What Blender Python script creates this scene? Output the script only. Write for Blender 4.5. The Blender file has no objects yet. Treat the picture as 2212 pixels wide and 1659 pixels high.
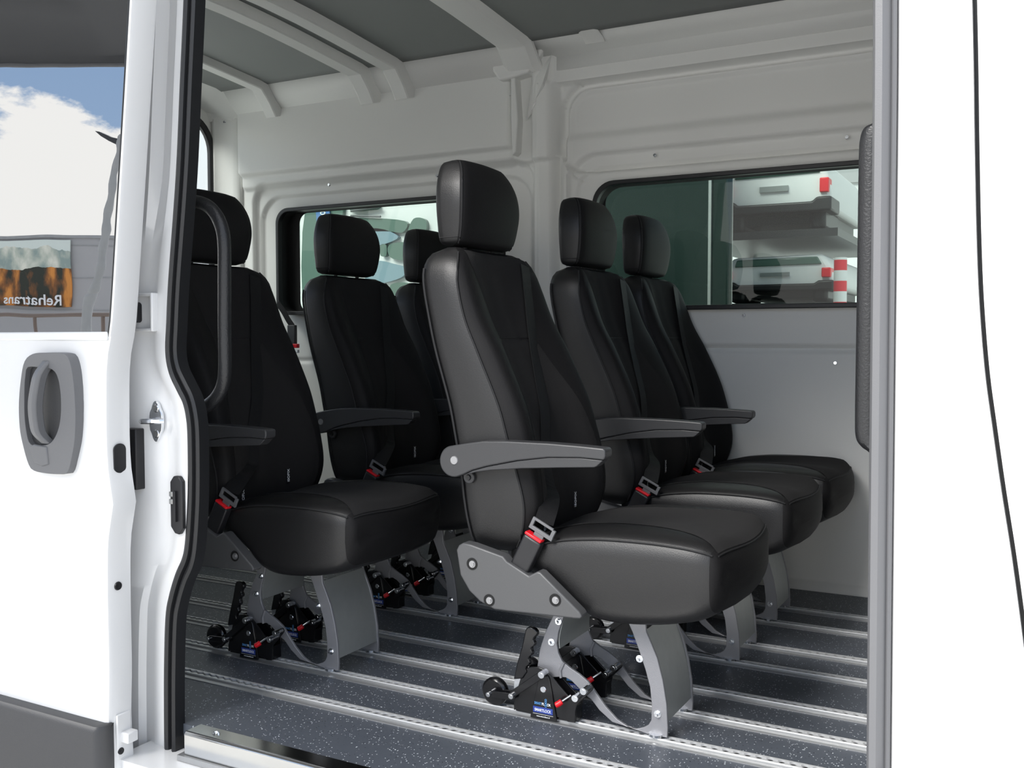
import bpy, bmesh, math, random
from math import sin, cos, pi, radians, sqrt
from mathutils import Vector, Matrix
random.seed(7)
S = bpy.context.scene
COL = S.collection

# ------------------------------------------------------------------ camera
TH, PH, F, CX, CY = radians(28.4), radians(2.66), 2110.0, 1106.0, 829.5
CAM = Vector((0, 0, .95))
FW = Vector((-sin(TH)*cos(PH), cos(TH)*cos(PH), -sin(PH)))
RT = Vector((cos(TH), sin(TH), 0))
UP = RT.cross(FW)
cd = bpy.data.cameras.new('camera'); cam = bpy.data.objects.new('camera', cd); COL.objects.link(cam)
cd.sensor_width = 36; cd.lens = 36*F/2212; cd.clip_start = .02; cd.clip_end = 300
cam.matrix_world = Matrix.Translation(CAM) @ Matrix((RT, UP, -FW)).transposed().to_4x4()
S.camera = cam

def Yp(px, py, y):          # where the line of sight through a photo point meets the plane y
    d = FW + RT*((px-CX)/F) - UP*((py-CY)/F)
    t = (y-CAM.y)/d.y
    p = CAM + d*t
    return (p.x, p.z)

# ------------------------------------------------------------------ world, sun, exposure
S.view_settings.view_transform = 'Standard'; S.view_settings.look = 'None'
S.view_settings.gamma = 1; S.view_settings.use_curve_mapping = False
S.view_settings.exposure = .78
w = bpy.data.worlds.new('sky'); S.world = w; w.use_nodes = True
nt = w.node_tree; nt.nodes.clear()
def N(t, nt_=None, **k):
    n = (nt_ or nt).nodes.new(t)
    for a, b in k.items(): setattr(n, a, b)
    return n
tc = N('ShaderNodeTexCoord'); sep = N('ShaderNodeSeparateXYZ'); nt.links.new(tc.outputs['Generated'], sep.inputs[0])
mp = N('ShaderNodeMapping'); mp.inputs['Scale'].default_value = (1, 1, 1.9); mp.inputs['Location'].default_value = (.35, .1, .12)
nt.links.new(tc.outputs['Generated'], mp.inputs[0])
cn = N('ShaderNodeTexNoise'); cn.inputs['Scale'].default_value = 5.5; cn.inputs['Detail'].default_value = 9; cn.inputs['Roughness'].default_value = .58
nt.links.new(mp.outputs[0], cn.inputs[0])
# clouds pile up towards the horizon
hz = N('ShaderNodeMapRange'); hz.inputs[1].default_value = .13; hz.inputs[2].default_value = .235
hz.inputs[3].default_value = .34; hz.inputs[4].default_value = -.06; nt.links.new(sep.outputs[2], hz.inputs[0])
h2 = N('ShaderNodeMapRange'); h2.inputs[1].default_value = .36; h2.inputs[2].default_value = .5; h2.inputs[3].default_value = 0; h2.inputs[4].default_value = .2; nt.links.new(sep.outputs[2], h2.inputs[0])
a0 = N('ShaderNodeMath', operation='ADD'); nt.links.new(hz.outputs[0], a0.inputs[0]); nt.links.new(h2.outputs[0], a0.inputs[1])
ad = N('ShaderNodeMath', operation='ADD'); nt.links.new(cn.outputs[0], ad.inputs[0]); nt.links.new(a0.outputs[0], ad.inputs[1])
cr = N('ShaderNodeValToRGB'); cr.color_ramp.elements[0].position = .56; cr.color_ramp.elements[1].position = .605
nt.links.new(ad.outputs[0], cr.inputs[0])
bl = N('ShaderNodeMapRange'); bl.inputs[1].default_value = .05; bl.inputs[2].default_value = .6; nt.links.new(sep.outputs[2], bl.inputs[0])
mb = N('ShaderNodeMixRGB'); mb.inputs[1].default_value = (.45, .62, .86, 1); mb.inputs[2].default_value = (.20, .36, .68, 1); nt.links.new(bl.outputs[0], mb.inputs[0])
mc = N('ShaderNodeMixRGB'); mc.inputs[2].default_value = (1.27, 1.25, 1.21, 1); nt.links.new(cr.outputs[0], mc.inputs[0]); nt.links.new(mb.outputs[0], mc.inputs[1])
bg = N('ShaderNodeBackground'); bg.inputs[1].default_value = .92; nt.links.new(mc.outputs[0], bg.inputs[0])
wo = N('ShaderNodeOutputWorld'); nt.links.new(bg.outputs[0], wo.inputs[0])
sl = bpy.data.lights.new('sun', 'SUN'); sun = bpy.data.objects.new('sun', sl); COL.objects.link(sun)
sl.energy = 3.7; sl.angle = radians(32); sl.color = (1, .975, .94)
sun.rotation_euler = Vector((.42, 1.0, -.95)).to_track_quat('-Z', 'Y').to_euler()

# ------------------------------------------------------------------ materials
MATS = {}
def mat(name, col, rough=.5, metal=0, bump=0, bscale=200, coat=0, spec=.5, var=0, vscale=3, sheen=0, emit=0):
    m = bpy.data.materials.new(name); m.use_nodes = True; t = m.node_tree
    b = t.nodes['Principled BSDF']
    b.inputs['Base Color'].default_value = (*col, 1); b.inputs['Roughness'].default_value = rough
    b.inputs['Metallic'].default_value = metal; b.inputs['Coat Weight'].default_value = coat
    b.inputs['Specular IOR Level'].default_value = spec
    b.inputs['Coat Roughness'].default_value = .05
    if sheen: b.inputs['Sheen Weight'].default_value = sheen
    co = t.nodes.new('ShaderNodeTexCoord')
    if var:
        n = t.nodes.new('ShaderNodeTexNoise'); n.inputs['Scale'].default_value = vscale; n.inputs['Detail'].default_value = 6
        t.links.new(co.outputs['Object'], n.inputs[0])
        mr = t.nodes.new('ShaderNodeMapRange'); mr.inputs[3].default_value = 1-var; mr.inputs[4].default_value = 1+var
        t.links.new(n.outputs[0], mr.inputs[0])
        mx = t.nodes.new('ShaderNodeVectorMath'); mx.operation = 'SCALE'; mx.inputs[0].default_value = col
        t.links.new(mr.outputs[0], mx.inputs['Scale']); t.links.new(mx.outputs[0], b.inputs['Base Color'])
    if bump:
        n = t.nodes.new('ShaderNodeTexNoise'); n.inputs['Scale'].default_value = bscale; n.inputs['Detail'].default_value = 3
        t.links.new(co.outputs['Object'], n.inputs[0])
        bp = t.nodes.new('ShaderNodeBump'); bp.inputs['Strength'].default_value = bump; bp.inputs['Distance'].default_value = .002
        t.links.new(n.outputs[0], bp.inputs['Height']); t.links.new(bp.outputs[0], b.inputs['Normal'])
    MATS[name] = m
    return m
mat('leather', (.0062, .0060, .0065), .44, bump=.18, bscale=420, spec=.55)
mat('matte_leather', (.0085, .0082, .0088), .62, bump=.2, bscale=420, spec=.2)
mat('stitch', (.006, .006, .007), .7)
mat('lit_plastic', (.075, .076, .079), .40, bump=.1, bscale=500)  # same plastic as the armrest, lightened to paint in its daylight sheen
mat('plastic', (.036, .0365, .039), .40, bump=.12, bscale=500)
mat('black_plastic', (.012, .012, .014), .4, bump=.1, bscale=500)
mat('grain_plastic', (.014, .0145, .016), .38, bump=.45, bscale=240)
mat('rubber', (.010, .0105, .012), .42, bump=.08, bscale=300)
mat('handle_grey', (.125, .127, .134), .42, bump=.1, bscale=600)
mat('hammered', (.27, .272, .29), .42, metal=.3, bump=.3, bscale=650)
mat('sheet', (.36, .38, .375), .42, metal=.45, var=.08, vscale=40)
mat('gloss_black', (.006, .006, .007), .2, spec=.6)
mat('chrome', (.75, .77, .80), .18, metal=1)
mat('steel', (.62, .62, .61), .16, metal=1, var=.05, vscale=20)
mat('alu', (.36, .365, .37), .36, metal=.6, var=.06, vscale=60)
mat('track', (.78, .79, .80), .3, metal=.45)
mat('alu_dull', (.50, .51, .52), .42, metal=.9, var=.1, vscale=60)
mat('white_paint', (.74, .745, .75), .28, coat=.6)
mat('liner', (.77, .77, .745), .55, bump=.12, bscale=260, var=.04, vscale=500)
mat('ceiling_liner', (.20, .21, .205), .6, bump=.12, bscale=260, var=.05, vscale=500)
mat('screw_metal', (.34, .34, .35), .35, metal=.8)
mat('red', (.75, .01, .02), .35)
mat('blue_label', (.03, .06, .30), .4)
mat('white_ink', (.85, .87, .9), .5)
mat('blue_ink', (.10, .30, .62), .5)
mat('webbing', (.010, .010, .011), .55, spec=.2, bump=.6, bscale=700)
mat('asphalt', (.60, .595, .575), .9, var=.12, vscale=9, bump=.3, bscale=80)
mat('canopy_cloth', (.06, .062, .066), .7)
mat('border_shade_black', (.004, .004, .004), .8)  # black for window borders, also paints shade in rail slots and screw recesses
mat('grey_wall', (.42, .42, .43), .7)
mat('light_wall', (.80, .80, .80), .7)
mat('pale_green_glass', (.10, .17, .14), .1)
mat('deep_green_paint', (.012, .025, .022), .2, coat=.4)
mat('brown_rail', (.16, .12, .10), .5)
mat('sleeve_grey', (.34, .35, .36), .6, var=.15, vscale=8)

def fabric():
    m = mat('fabric', (.017, .0165, .017), .95, sheen=.01, spec=.18)
    t = m.node_tree; b = t.nodes['Principled BSDF']; co = t.nodes.new('ShaderNodeTexCoord')
    wv = t.nodes.new('ShaderNodeTexNoise'); wv.inputs['Scale'].default_value = 900; wv.inputs['Detail'].default_value = 2
    t.links.new(co.outputs['Object'], wv.inputs[0])
    bp = t.nodes.new('ShaderNodeBump'); bp.inputs['Strength'].default_value = .5; bp.inputs['Distance'].default_value = .001
    t.links.new(wv.outputs[0], bp.inputs['Height']); t.links.new(bp.outputs[0], b.inputs['Normal'])
fabric()
def floor_mat():
    m = mat('vinyl', (.1, .11, .13), .42)
    t = m.node_tree; b = t.nodes['Principled BSDF']; co = t.nodes.new('ShaderNodeTexCoord')
    cur = None
    base = t.nodes.new('ShaderNodeRGB'); base.outputs[0].default_value = (.070, .080, .098, 1); cur = base.outputs[0]
    for sc, th, c, seed in ((170, .16, (.62, .66, .70), 0), (120, .13, (.50, .53, .58), 5), (150, .15, (.008, .010, .014), 9)):
        mp = t.nodes.new('ShaderNodeMapping'); mp.inputs['Location'].default_value = (seed, seed*1.3, 0)
        mp.inputs['Scale'].default_value = (1, 1.0, .2)
        t.links.new(co.outputs['Object'], mp.inputs[0])
        nz = t.nodes.new('ShaderNodeTexNoise'); nz.inputs['Scale'].default_value = 60; t.links.new(mp.outputs[0], nz.inputs[0])
        mx0 = t.nodes.new('ShaderNodeMixRGB'); mx0.inputs[0].default_value = .012; t.links.new(mp.outputs[0], mx0.inputs[1]); t.links.new(nz.outputs[1], mx0.inputs[2])
        v = t.nodes.new('ShaderNodeTexVoronoi'); v.inputs['Scale'].default_value = sc; t.links.new(mx0.outputs[0], v.inputs[0])
        # only some of the cells carry a fleck
        lt = t.nodes.new('ShaderNodeMath'); lt.operation = 'LESS_THAN'; lt.inputs[1].default_value = th*1.5; t.links.new(v.outputs['Distance'], lt.inputs[0])
        sp = t.nodes.new('ShaderNodeSeparateColor'); t.links.new(v.outputs['Color'], sp.inputs[0])
        l2 = t.nodes.new('ShaderNodeMath'); l2.operation = 'LESS_THAN'; l2.inputs[1].default_value = .22; t.links.new(sp.outputs[0], l2.inputs[0])
        mu = t.nodes.new('ShaderNodeMath'); mu.operation = 'MULTIPLY'; t.links.new(lt.outputs[0], mu.inputs[0]); t.links.new(l2.outputs[0], mu.inputs[1])
        mx = t.nodes.new('ShaderNodeMixRGB'); mx.inputs[2].default_value = (*c, 1); t.links.new(mu.outputs[0], mx.inputs[0]); t.links.new(cur, mx.inputs[1])
        cur = mx.outputs[0]
    t.links.new(cur, b.inputs['Base Color'])
floor_mat()
def glass_mat(name, tint, refl, rough=0.0):
    m = bpy.data.materials.new(name); m.use_nodes = True; t = m.node_tree; t.nodes.clear()
    tr = t.nodes.new('ShaderNodeBsdfTransparent'); tr.inputs[0].default_value = (*tint, 1)
    gl = t.nodes.new('ShaderNodeBsdfGlossy'); gl.inputs['Roughness'].default_value = rough; gl.inputs[0].default_value = (.95, .97, .96, 1)
    lw = t.nodes.new('ShaderNodeFresnel'); lw.inputs[0].default_value = refl
    ge = t.nodes.new('ShaderNodeNewGeometry'); sb = t.nodes.new('ShaderNodeMath'); sb.operation = 'SUBTRACT'; sb.inputs[0].default_value = 1; t.links.new(ge.outputs['Backfacing'], sb.inputs[1])
    ml = t.nodes.new('ShaderNodeMath'); ml.operation = 'MULTIPLY'; t.links.new(lw.outputs[0], ml.inputs[0]); t.links.new(sb.outputs[0], ml.inputs[1])   # reflect on the outer faces only
    mx = t.nodes.new('ShaderNodeMixShader'); t.links.new(ml.outputs[0], mx.inputs[0]); t.links.new(tr.outputs[0], mx.inputs[1]); t.links.new(gl.outputs[0], mx.inputs[2])
    o = t.nodes.new('ShaderNodeOutputMaterial'); t.links.new(mx.outputs[0], o.inputs[0]); MATS[name] = m
glass_mat('tinted_glass', (.63, .69, .66), 1.38)
glass_mat('clear_glass', (.90, .93, .92), 1.45)
def mirror_glass():
    m = bpy.data.materials.new('privacy_glass'); m.use_nodes = True; t = m.node_tree; t.nodes.clear()
    gl = t.nodes.new('ShaderNodeBsdfGlossy'); gl.inputs['Roughness'].default_value = .0; gl.inputs[0].default_value = (.46, .465, .47, 1)
    df = t.nodes.new('ShaderNodeBsdfDiffuse'); df.inputs[0].default_value = (.02, .022, .025, 1)
    co = t.nodes.new('ShaderNodeTexCoord'); n = t.nodes.new('ShaderNodeTexNoise'); n.inputs['Scale'].default_value = 5; n.inputs['Detail'].default_value = 1
    t.links.new(co.outputs['Object'], n.inputs[0])
    bp = t.nodes.new('ShaderNodeBump'); bp.inputs['Strength'].default_value = .10; bp.inputs['Distance'].default_value = .003
    t.links.new(n.outputs[0], bp.inputs['Height']); t.links.new(bp.outputs[0], gl.inputs['Normal'])
    mx = t.nodes.new('ShaderNodeMixShader'); mx.inputs[0].default_value = .93
    t.links.new(df.outputs[0], mx.inputs[1]); t.links.new(gl.outputs[0], mx.inputs[2])
    o = t.nodes.new('ShaderNodeOutputMaterial'); t.links.new(mx.outputs[0], o.inputs[0]); MATS['privacy_glass'] = m
mirror_glass()
def landscape_mat():
    m = mat('mountain_print', (.5, .5, .5), .7); t = m.node_tree; b = t.nodes['Principled BSDF']
    co = t.nodes.new('ShaderNodeTexCoord'); sp = t.nodes.new('ShaderNodeSeparateXYZ'); t.links.new(co.outputs['Generated'], sp.inputs[0])
    def noise(sc, det, zs=1):
        mp = t.nodes.new('ShaderNodeMapping'); mp.inputs['Scale'].default_value = (1, 1, zs); t.links.new(co.outputs['Object'], mp.inputs[0])
        n = t.nodes.new('ShaderNodeTexNoise'); n.inputs['Scale'].default_value = sc; n.inputs['Detail'].default_value = det
        t.links.new(mp.outputs[0], n.inputs[0]); return n.outputs[0]
    def ramp(src, stops):
        r = t.nodes.new('ShaderNodeValToRGB'); e = r.color_ramp.elements
        while len(e) < len(stops): e.new(.5)
        for k, (p, c) in enumerate(stops): e[k].position = p; e[k].color = (*c, 1)
        t.links.new(src, r.inputs[0]); return r.outputs[0]
    rock = ramp(noise(2.4, 8, .7), [(.38, (.30, .38, .36)), (.5, (.55, .60, .52)), (.62, (.85, .84, .74))])
    wood = ramp(noise(3.2, 7, .45), [(.40, (.03, .035, .025)), (.5, (.25, .10, .03)), (.60, (.70, .28, .06))])
    def mask(base, amp, sc):
        n = noise(sc, 5, 0); a = t.nodes.new('ShaderNodeMath'); a.operation = 'MULTIPLY_ADD'; a.inputs[1].default_value = amp; a.inputs[2].default_value = base - amp/2
        t.links.new(n, a.inputs[0]); c = t.nodes.new('ShaderNodeMath'); c.operation = 'GREATER_THAN'; t.links.new(sp.outputs[2], c.inputs[0]); t.links.new(a.outputs[0], c.inputs[1]); return c.outputs[0]
    m1 = t.nodes.new('ShaderNodeMixRGB'); t.links.new(mask(.56, .35, .9), m1.inputs[0]); t.links.new(wood, m1.inputs[1]); t.links.new(rock, m1.inputs[2])
    m2 = t.nodes.new('ShaderNodeMixRGB'); t.links.new(mask(.86, .5, 1.2), m2.inputs[0]); t.links.new(m1.outputs[0], m2.inputs[1]); m2.inputs[2].default_value = (.72, .80, .76, 1)
    t.links.new(m2.outputs[0], b.inputs['Base Color'])
landscape_mat()
def stripe_mat():
    m = mat('barrier_stripes', (.8, .8, .8), .5); t = m.node_tree; b = t.nodes['Principled BSDF']
    co = t.nodes.new('ShaderNodeTexCoord'); wv = t.nodes.new('ShaderNodeTexWave'); wv.bands_direction = 'Z'; wv.inputs['Scale'].default_value = 2.1
    t.links.new(co.outputs['Object'], wv.inputs[0]); r = t.nodes.new('ShaderNodeValToRGB'); r.color_ramp.interpolation = 'CONSTANT'
    r.color_ramp.elements[0].color = (.8, .03, .05, 1); r.color_ramp.elements[1].position = .5; r.color_ramp.elements[1].color = (.85, .85, .85, 1)
    t.links.new(wv.outputs[1], r.inputs[0]); t.links.new(r.outputs[0], b.inputs['Base Color'])
stripe_mat()

# ------------------------------------------------------------------ mesh helpers
class MB:
    def __init__(s): s.v = []; s.f = []
    def add(s, vs, fs):
        n = len(s.v); s.v += [tuple(v) for v in vs]; s.f += [tuple(i+n for i in f) for f in fs]; return s
    def box(s, x0, x1, y0, y1, z0, z1):
        return s.add([(x, y, z) for x in (x0, x1) for y in (y0, y1) for z in (z0, z1)],
                     [(0,1,3,2),(4,6,7,5),(0,4,5,1),(2,3,7,6),(0,2,6,4),(1,5,7,3)])
    def prism(s, pts, y0, y1, ax='y'):
        n = len(pts)
        def P(a, b, h): return (a, h, b) if ax == 'y' else ((h, a, b) if ax == 'x' else (a, b, h))
        return s.add([P(a, b, y0) for a, b in pts]+[P(a, b, y1) for a, b in pts],
                     [tuple(range(n))[::-1], tuple(range(n, 2*n))]+[(i, (i+1) % n, n+(i+1) % n, n+i) for i in range(n)])
    def ring(s, out, inn, y0, y1, ax='y'):      # plate with a hole: two loops of equal count
        n = len(out)
        def P(a, b, h): return (a, h, b) if ax == 'y' else (h, a, b)
        vs = [P(*p, y0) for p in out]+[P(*p, y0) for p in inn]+[P(*p, y1) for p in out]+[P(*p, y1) for p in inn]
        fs = []
        for i in range(n):
            j = (i+1) % n
            fs += [(i, j, n+j, n+i), (2*n+i, 3*n+i, 3*n+j, 2*n+j), (i, 2*n+i, 2*n+j, j), (n+i, n+j, 3*n+j, 3*n+i)]
        return s.add(vs, fs)
    def cyl(s, c, ax, r, L, n=20, r2=None):
        r2 = r if r2 is None else r2
        a = Vector(ax).normalized(); u = a.orthogonal().normalized(); v = a.cross(u); c = Vector(c)
        vs = [c+(u*cos(2*pi*i/n)+v*sin(2*pi*i/n))*r for i in range(n)]+[c+a*L+(u*cos(2*pi*i/n)+v*sin(2*pi*i/n))*r2 for i in range(n)]
        return s.add(vs, [tuple(range(n))[::-1], tuple(range(n, 2*n))]+[(i, (i+1) % n, n+(i+1) % n, n+i) for i in range(n)])
    def loft(s, rings, caps=True):
        n = len(rings[0]); vs = [p for r in rings for p in r]; fs = []
        for k in range(len(rings)-1):
            for i in range(n):
                j = (i+1) % n; fs.append((k*n+i, k*n+j, (k+1)*n+j, (k+1)*n+i))
        if caps: fs += [tuple(range(n))[::-1], tuple(range((len(rings)-1)*n, len(rings)*n))]
        return s.add(vs, fs)
    def tube(s, path, r, n=8, up=None, flat=1.0, closed=False):
        P = [Vector(p) for p in path]; rings = []
        for i, p in enumerate(P):
            t = (P[(i+1) % len(P)]-P[i-1]) if closed else (P[min(i+1, len(P)-1)]-P[max(i-1, 0)])
            t.normalize()
            u = (Vector(up) if up else (Vector((0, 0, 1)) if abs(t.z) < .9 else Vector((1, 0, 0))))
            a = t.cross(u).normalized(); b = a.cross(t).normalized()
            rings.append([p+a*cos(2*pi*k/n)*r+b*sin(2*pi*k/n)*r*flat for k in range(n)])
        if closed: rings.append(rings[0])
        return s.loft(rings, not closed)
    def build(s, name, m, parent=None, off=None, bev=0, ang=35, seg=2):
        o3 = Vector(off) if off is not None else Vector((0, 0, 0))
        me = bpy.data.meshes.new(name); me.from_pydata([Vector(v)-o3 for v in s.v], [], s.f)
        bm = bmesh.new(); bm.from_mesh(me); bmesh.ops.recalc_face_normals(bm, faces=bm.faces); bm.to_mesh(me); bm.free()
        me.materials.append(MATS[m]); me.shade_smooth(); me.set_sharp_from_angle(angle=radians(ang))
        o = bpy.data.objects.new(name, me); COL.objects.link(o)
        if parent: o.parent = parent
        if bev:
            b = o.modifiers.new('bevel', 'BEVEL'); b.width = bev; b.segments = seg; b.limit_method = 'ANGLE'; b.angle_limit = radians(40)
        return o
def front_cloth(o, n, test):     # the faces between the seams in front are covered in a duller cloth than the sides
    o.data.materials.append(MATS['matte_leather'])
    for p in o.data.polygons:
        if all(test(i % n, i//n) for i in p.vertices): p.material_index = 1
def tag(o, label=None, cat=None, group=None, kind=None):
    for k, v in (('label', label), ('category', cat), ('group', group), ('kind', kind)):
        if v: o[k] = v
    return o
def empty(name, loc, label=None, cat=None, group=None):
    o = bpy.data.objects.new(name, None); o.location = loc; o.empty_display_size = .1; COL.objects.link(o)
    return tag(o, label, cat, group)
def copy_tree(o, parent=None):
    c = o.copy(); COL.objects.link(c); c.parent = parent
    for ch in list(o.children): copy_tree(ch, c)
    return c
def lerp(a, b, t): return a+(b-a)*t
def sst(t): t = max(0, min(1, t)); return t*t*(3-2*t)
def interp(tab, x):          # smooth table lookup (Catmull-Rom)
    if x <= tab[0][0]: return tab[0][1:]
    if x >= tab[-1][0]: return tab[-1][1:]
    for i in range(len(tab)-1):
        if tab[i][0] <= x <= tab[i+1][0]:
            a = tab[max(i-1, 0)]; b = tab[i]; c = tab[i+1]; d = tab[min(i+2, len(tab)-1)]
            t = (x-b[0])/(c[0]-b[0]); h = c[0]-b[0]; r = []
            for k in range(1, len(b)):
                m0 = (c[k]-a[k])/(c[0]-a[0])*h; m1 = (d[k]-b[k])/(d[0]-b[0])*h
                r.append((2*t**3-3*t**2+1)*b[k]+(t**3-2*t**2+t)*m0+(-2*t**3+3*t**2)*c[k]+(t**3-t**2)*m1)
            return tuple(r)
def smooth_path(pts, n=6):
    out = []
    for i in range(len(pts)-1):
        p0, p1, p2, p3 = [Vector(pts[max(0, min(len(pts)-1, i+k))]) for k in (-1, 0, 1, 2)]
        for k in range(n):
            t = k/n
            out.append(.5*((2*p1)+(-p0+p2)*t+(2*p0-5*p1+4*p2-p3)*t*t+(-p0+3*p1-3*p2+p3)*t**3))
    out.append(Vector(pts[-1])); return out
def rrect(x0, x1, z0, z1, r, n=8):
    out = []
    for cx, cz, a0 in ((x1-r, z1-r, 0), (x0+r, z1-r, pi/2), (x0+r, z0+r, pi), (x1-r, z0+r, 1.5*pi)):
        for k in range(n+1):
            a = a0+pi/2*k/n; out.append((cx+r*cos(a), cz+r*sin(a)))
    return out
def text_mesh(name, s, size, m, origin, ux, uz, parent=None, off=(0, 0, 0), ext=.0003, align='CENTER', spacing=1.0, xs=1.0, fit=0):
    cu = bpy.data.curves.new('t', 'FONT'); cu.body = s; cu.size = size; cu.align_x = align; cu.extrude = ext; cu.space_character = spacing; cu.offset = size*.012
    to = bpy.data.objects.new('t', cu); COL.objects.link(to)
    me = bpy.data.meshes.new_from_object(to.evaluated_get(bpy.context.evaluated_depsgraph_get()))
    bpy.data.objects.remove(to); bpy.data.curves.remove(cu)
    if fit:
        a_ = [v.co.x for v in me.vertices]; xs = fit/(max(a_)-min(a_))
    ux = Vector(ux).normalized(); uz = Vector(uz).normalized(); un = ux.cross(uz)
    o3 = Vector(origin)-Vector(off)
    for v in me.vertices: v.co = o3+ux*v.co.x*xs+uz*v.co.y+un*v.co.z
    me.materials.clear(); me.materials.append(MATS[m]); me.name = name
    o = bpy.data.objects.new(name, me); COL.objects.link(o)
    if parent: o.parent = parent
    return o

# ------------------------------------------------------------------ the van's shell
WY = 3.744                      # inner face of the far wall
MB().box(-3.86, 1.0, 1.70, 3.80, -.03, 0).build('floor', 'vinyl').__setitem__('kind', 'structure')
def sdf(x, z, x0, x1, z0, z1, r):
    cx, cz = (x0+x1)/2, (z0+z1)/2; qx = abs(x-cx)-(x1-x0)/2+r; qz = abs(z-cz)-(z1-z0)/2+r
    return min(max(qx, qz), 0)+math.hypot(max(qx, 0), max(qz, 0))-r
def ins(d, wd): return sst(.5-d/wd)          # 1 inside, 0 outside
WIN_L = (-3.345, -2.085, 1.075, 1.585, .065)
WIN_R = (-1.635, -.43, 1.072, 1.588, .085)
def relief(x, z):
    h = 0
    # left panel
    h += .030*ins(sdf(x, z, -3.565, -2.012, 1.765, 2.3, .02), .020)
    h += .022*ins(sdf(x, z, -3.565, -2.012, 1.7, 2.3, .02), .016)
    h -= .028*ins(sdf(x, z, -3.505, -1.925, -.5, 1.716, .09), .020)
    h -= .018*ins(sdf(x, z, -3.478, -1.945, -.5, 1.657, .12), .012)
    # pillar between the panels
    h += .022*ins(sdf(x, z, -2.010, -1.795, 1.70, 2.4, .03), .02)
    h += .034*ins(sdf(x, z, -1.905, -1.800, -.5, 2.4, .01), .014)
    h += .014*ins(sdf(x, z, -1.880, -1.818, -.5, 2.02, .02), .008)
    # right panel
    h += .040*ins(sdf(x, z, -1.80, 3, 2.008, 2.5, .002), .010)
    h -= .030*ins(sdf(x, z, -1.785, 3, 1.64, 2.008, .11), .012)
    h += .016*ins(sdf(x, z, -1.762, 3, 1.60, 1.986, .10), .010)
    h -= .012*ins(sdf(x, z, -1.745, 3, 1.60, 1.968, .09), .014)
    h += .022*ins(sdf(x, z, -1.775, 3, -.5, 1.792, .03), .045)
    h -= .028*ins(sdf(x, z, -1.752, 3, -.5, 1.715, .12), .020)
    h -= .016*ins(sdf(x, z, -1.722, 3, -.5, 1.656, .11), .010)
    # lower groove and foot
    if x > -1.7: h -= .018*sst(1-abs(z-.911)/.018)
    else: h -= .010*sst(1-abs(z-.84)/.018)*(1 if x > -3.5 else 0)
    h += .016*sst((.034-z)/.010)+.010*sst((.016-z)/.006)
    return h
def wall_field():
    dx, dz = .009, .0078; nx, nz = int(4.75/dx)+1, int(2.125/dz)+1
    vs = []; fs = []
    keep = []
    for j in range(nz):
        z = j*dz
        for i in range(nx):
            x = -3.62+i*dx
            vs.append((x, WY-relief(x, z), z))
            keep.append(min(sdf(x, z, *WIN_L), sdf(x, z, *WIN_R)) > -.004)
    for j in range(nz-1):
        for i in range(nx-1):
            q = (j*nx+i, j*nx+i+1, (j+1)*nx+i+1, (j+1)*nx+i)
            if all(keep[k] for k in q): fs.append(q)
    return MB().add(vs, fs)
wr = wall_field().build('wall_far', 'liner', ang=60); wr['kind'] = 'structure'
for nm, W_, fr in (('window_1', WIN_L, (.080, .006, .010, .012)), ('window_2', WIN_R, (.020, .01, .010, .006))):
    e = empty(nm, ((W_[0]+W_[1])/2, WY, W_[2])); e['kind'] = 'structure'; of = e.location
    o0 = rrect(W_[0]-.008, W_[1]+.008, W_[2]-.008, W_[3]+.008, W_[4]+.008); i0 = rrect(W_[0]+.010, W_[1]-.010, W_[2]+.010, W_[3]-.010, W_[4])
    MB().ring(o0, i0, WY-.012, WY+.018).build('window_seal', 'rubber', e, of, bev=.003)
    o1 = rrect(W_[0]-.004, W_[1]+.004, W_[2]-.004, W_[3]+.004, W_[4])
    i1 = rrect(W_[0]+fr[0], W_[1]-fr[1], W_[2]+fr[2], W_[3]-fr[3], W_[4]*.8)
    MB().ring(o1, i0, WY+.016, WY+.07).build('window_reveal', 'border_shade_black', e, of)
    MB().ring(o1, i1, WY+.064, WY+.068).build('black_border', 'border_shade_black', e, of)
    MB().prism(rrect(W_[0]-.02, W_[1]+.02, W_[2]-.02, W_[3]+.02, .05), WY+.070, WY+.074).build('pane', 'tinted_glass', e, of)
# ceiling and coves
def prof_extrude(name, prof, x0, x1, m, th=.02, nx=1):
    q = MB(); n = len(prof)
    vs = []
    for i in range(nx+1):
        x = lerp(x0, x1, i/nx); vs += [(x, y, z) for y, z in prof]
    fs = [(i*n+k, i*n+k+1, (i+1)*n+k+1, (i+1)*n+k) for i in range(nx) for k in range(n-1)]
    q.add(vs, fs); o = q.build(name, m, ang=50); md = o.modifiers.new('thick', 'SOLIDIFY'); md.thickness = th; md.offset = 0
    return o
CEIL = [(3.60, 2.172), (3.56, 2.180), (3.4, 2.193), (3.2, 2.209), (3.0, 2.222), (2.8, 2.230), (2.6, 2.231), (2.4, 2.226), (2.2, 2.212), (2.0, 2.185), (1.85, 2.15), (1.70, 2.09)]
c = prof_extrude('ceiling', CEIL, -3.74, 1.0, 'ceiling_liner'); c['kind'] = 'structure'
c = prof_extrude('trim_1', [(3.70, 1.985), (3.735, 2.042), (3.715, 2.052), (3.655, 2.105), (3.598, 2.172)], -3.56, -2.0, 'liner', .006); c['kind'] = 'structure'
c = prof_extrude('trim_2', [(3.702, 2.06), (3.702, 2.116), (3.700, 2.118), (3.672, 2.138), (3.598, 2.173)], -2.0, 1.0, 'liner', .006); c['kind'] = 'structure'
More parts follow.
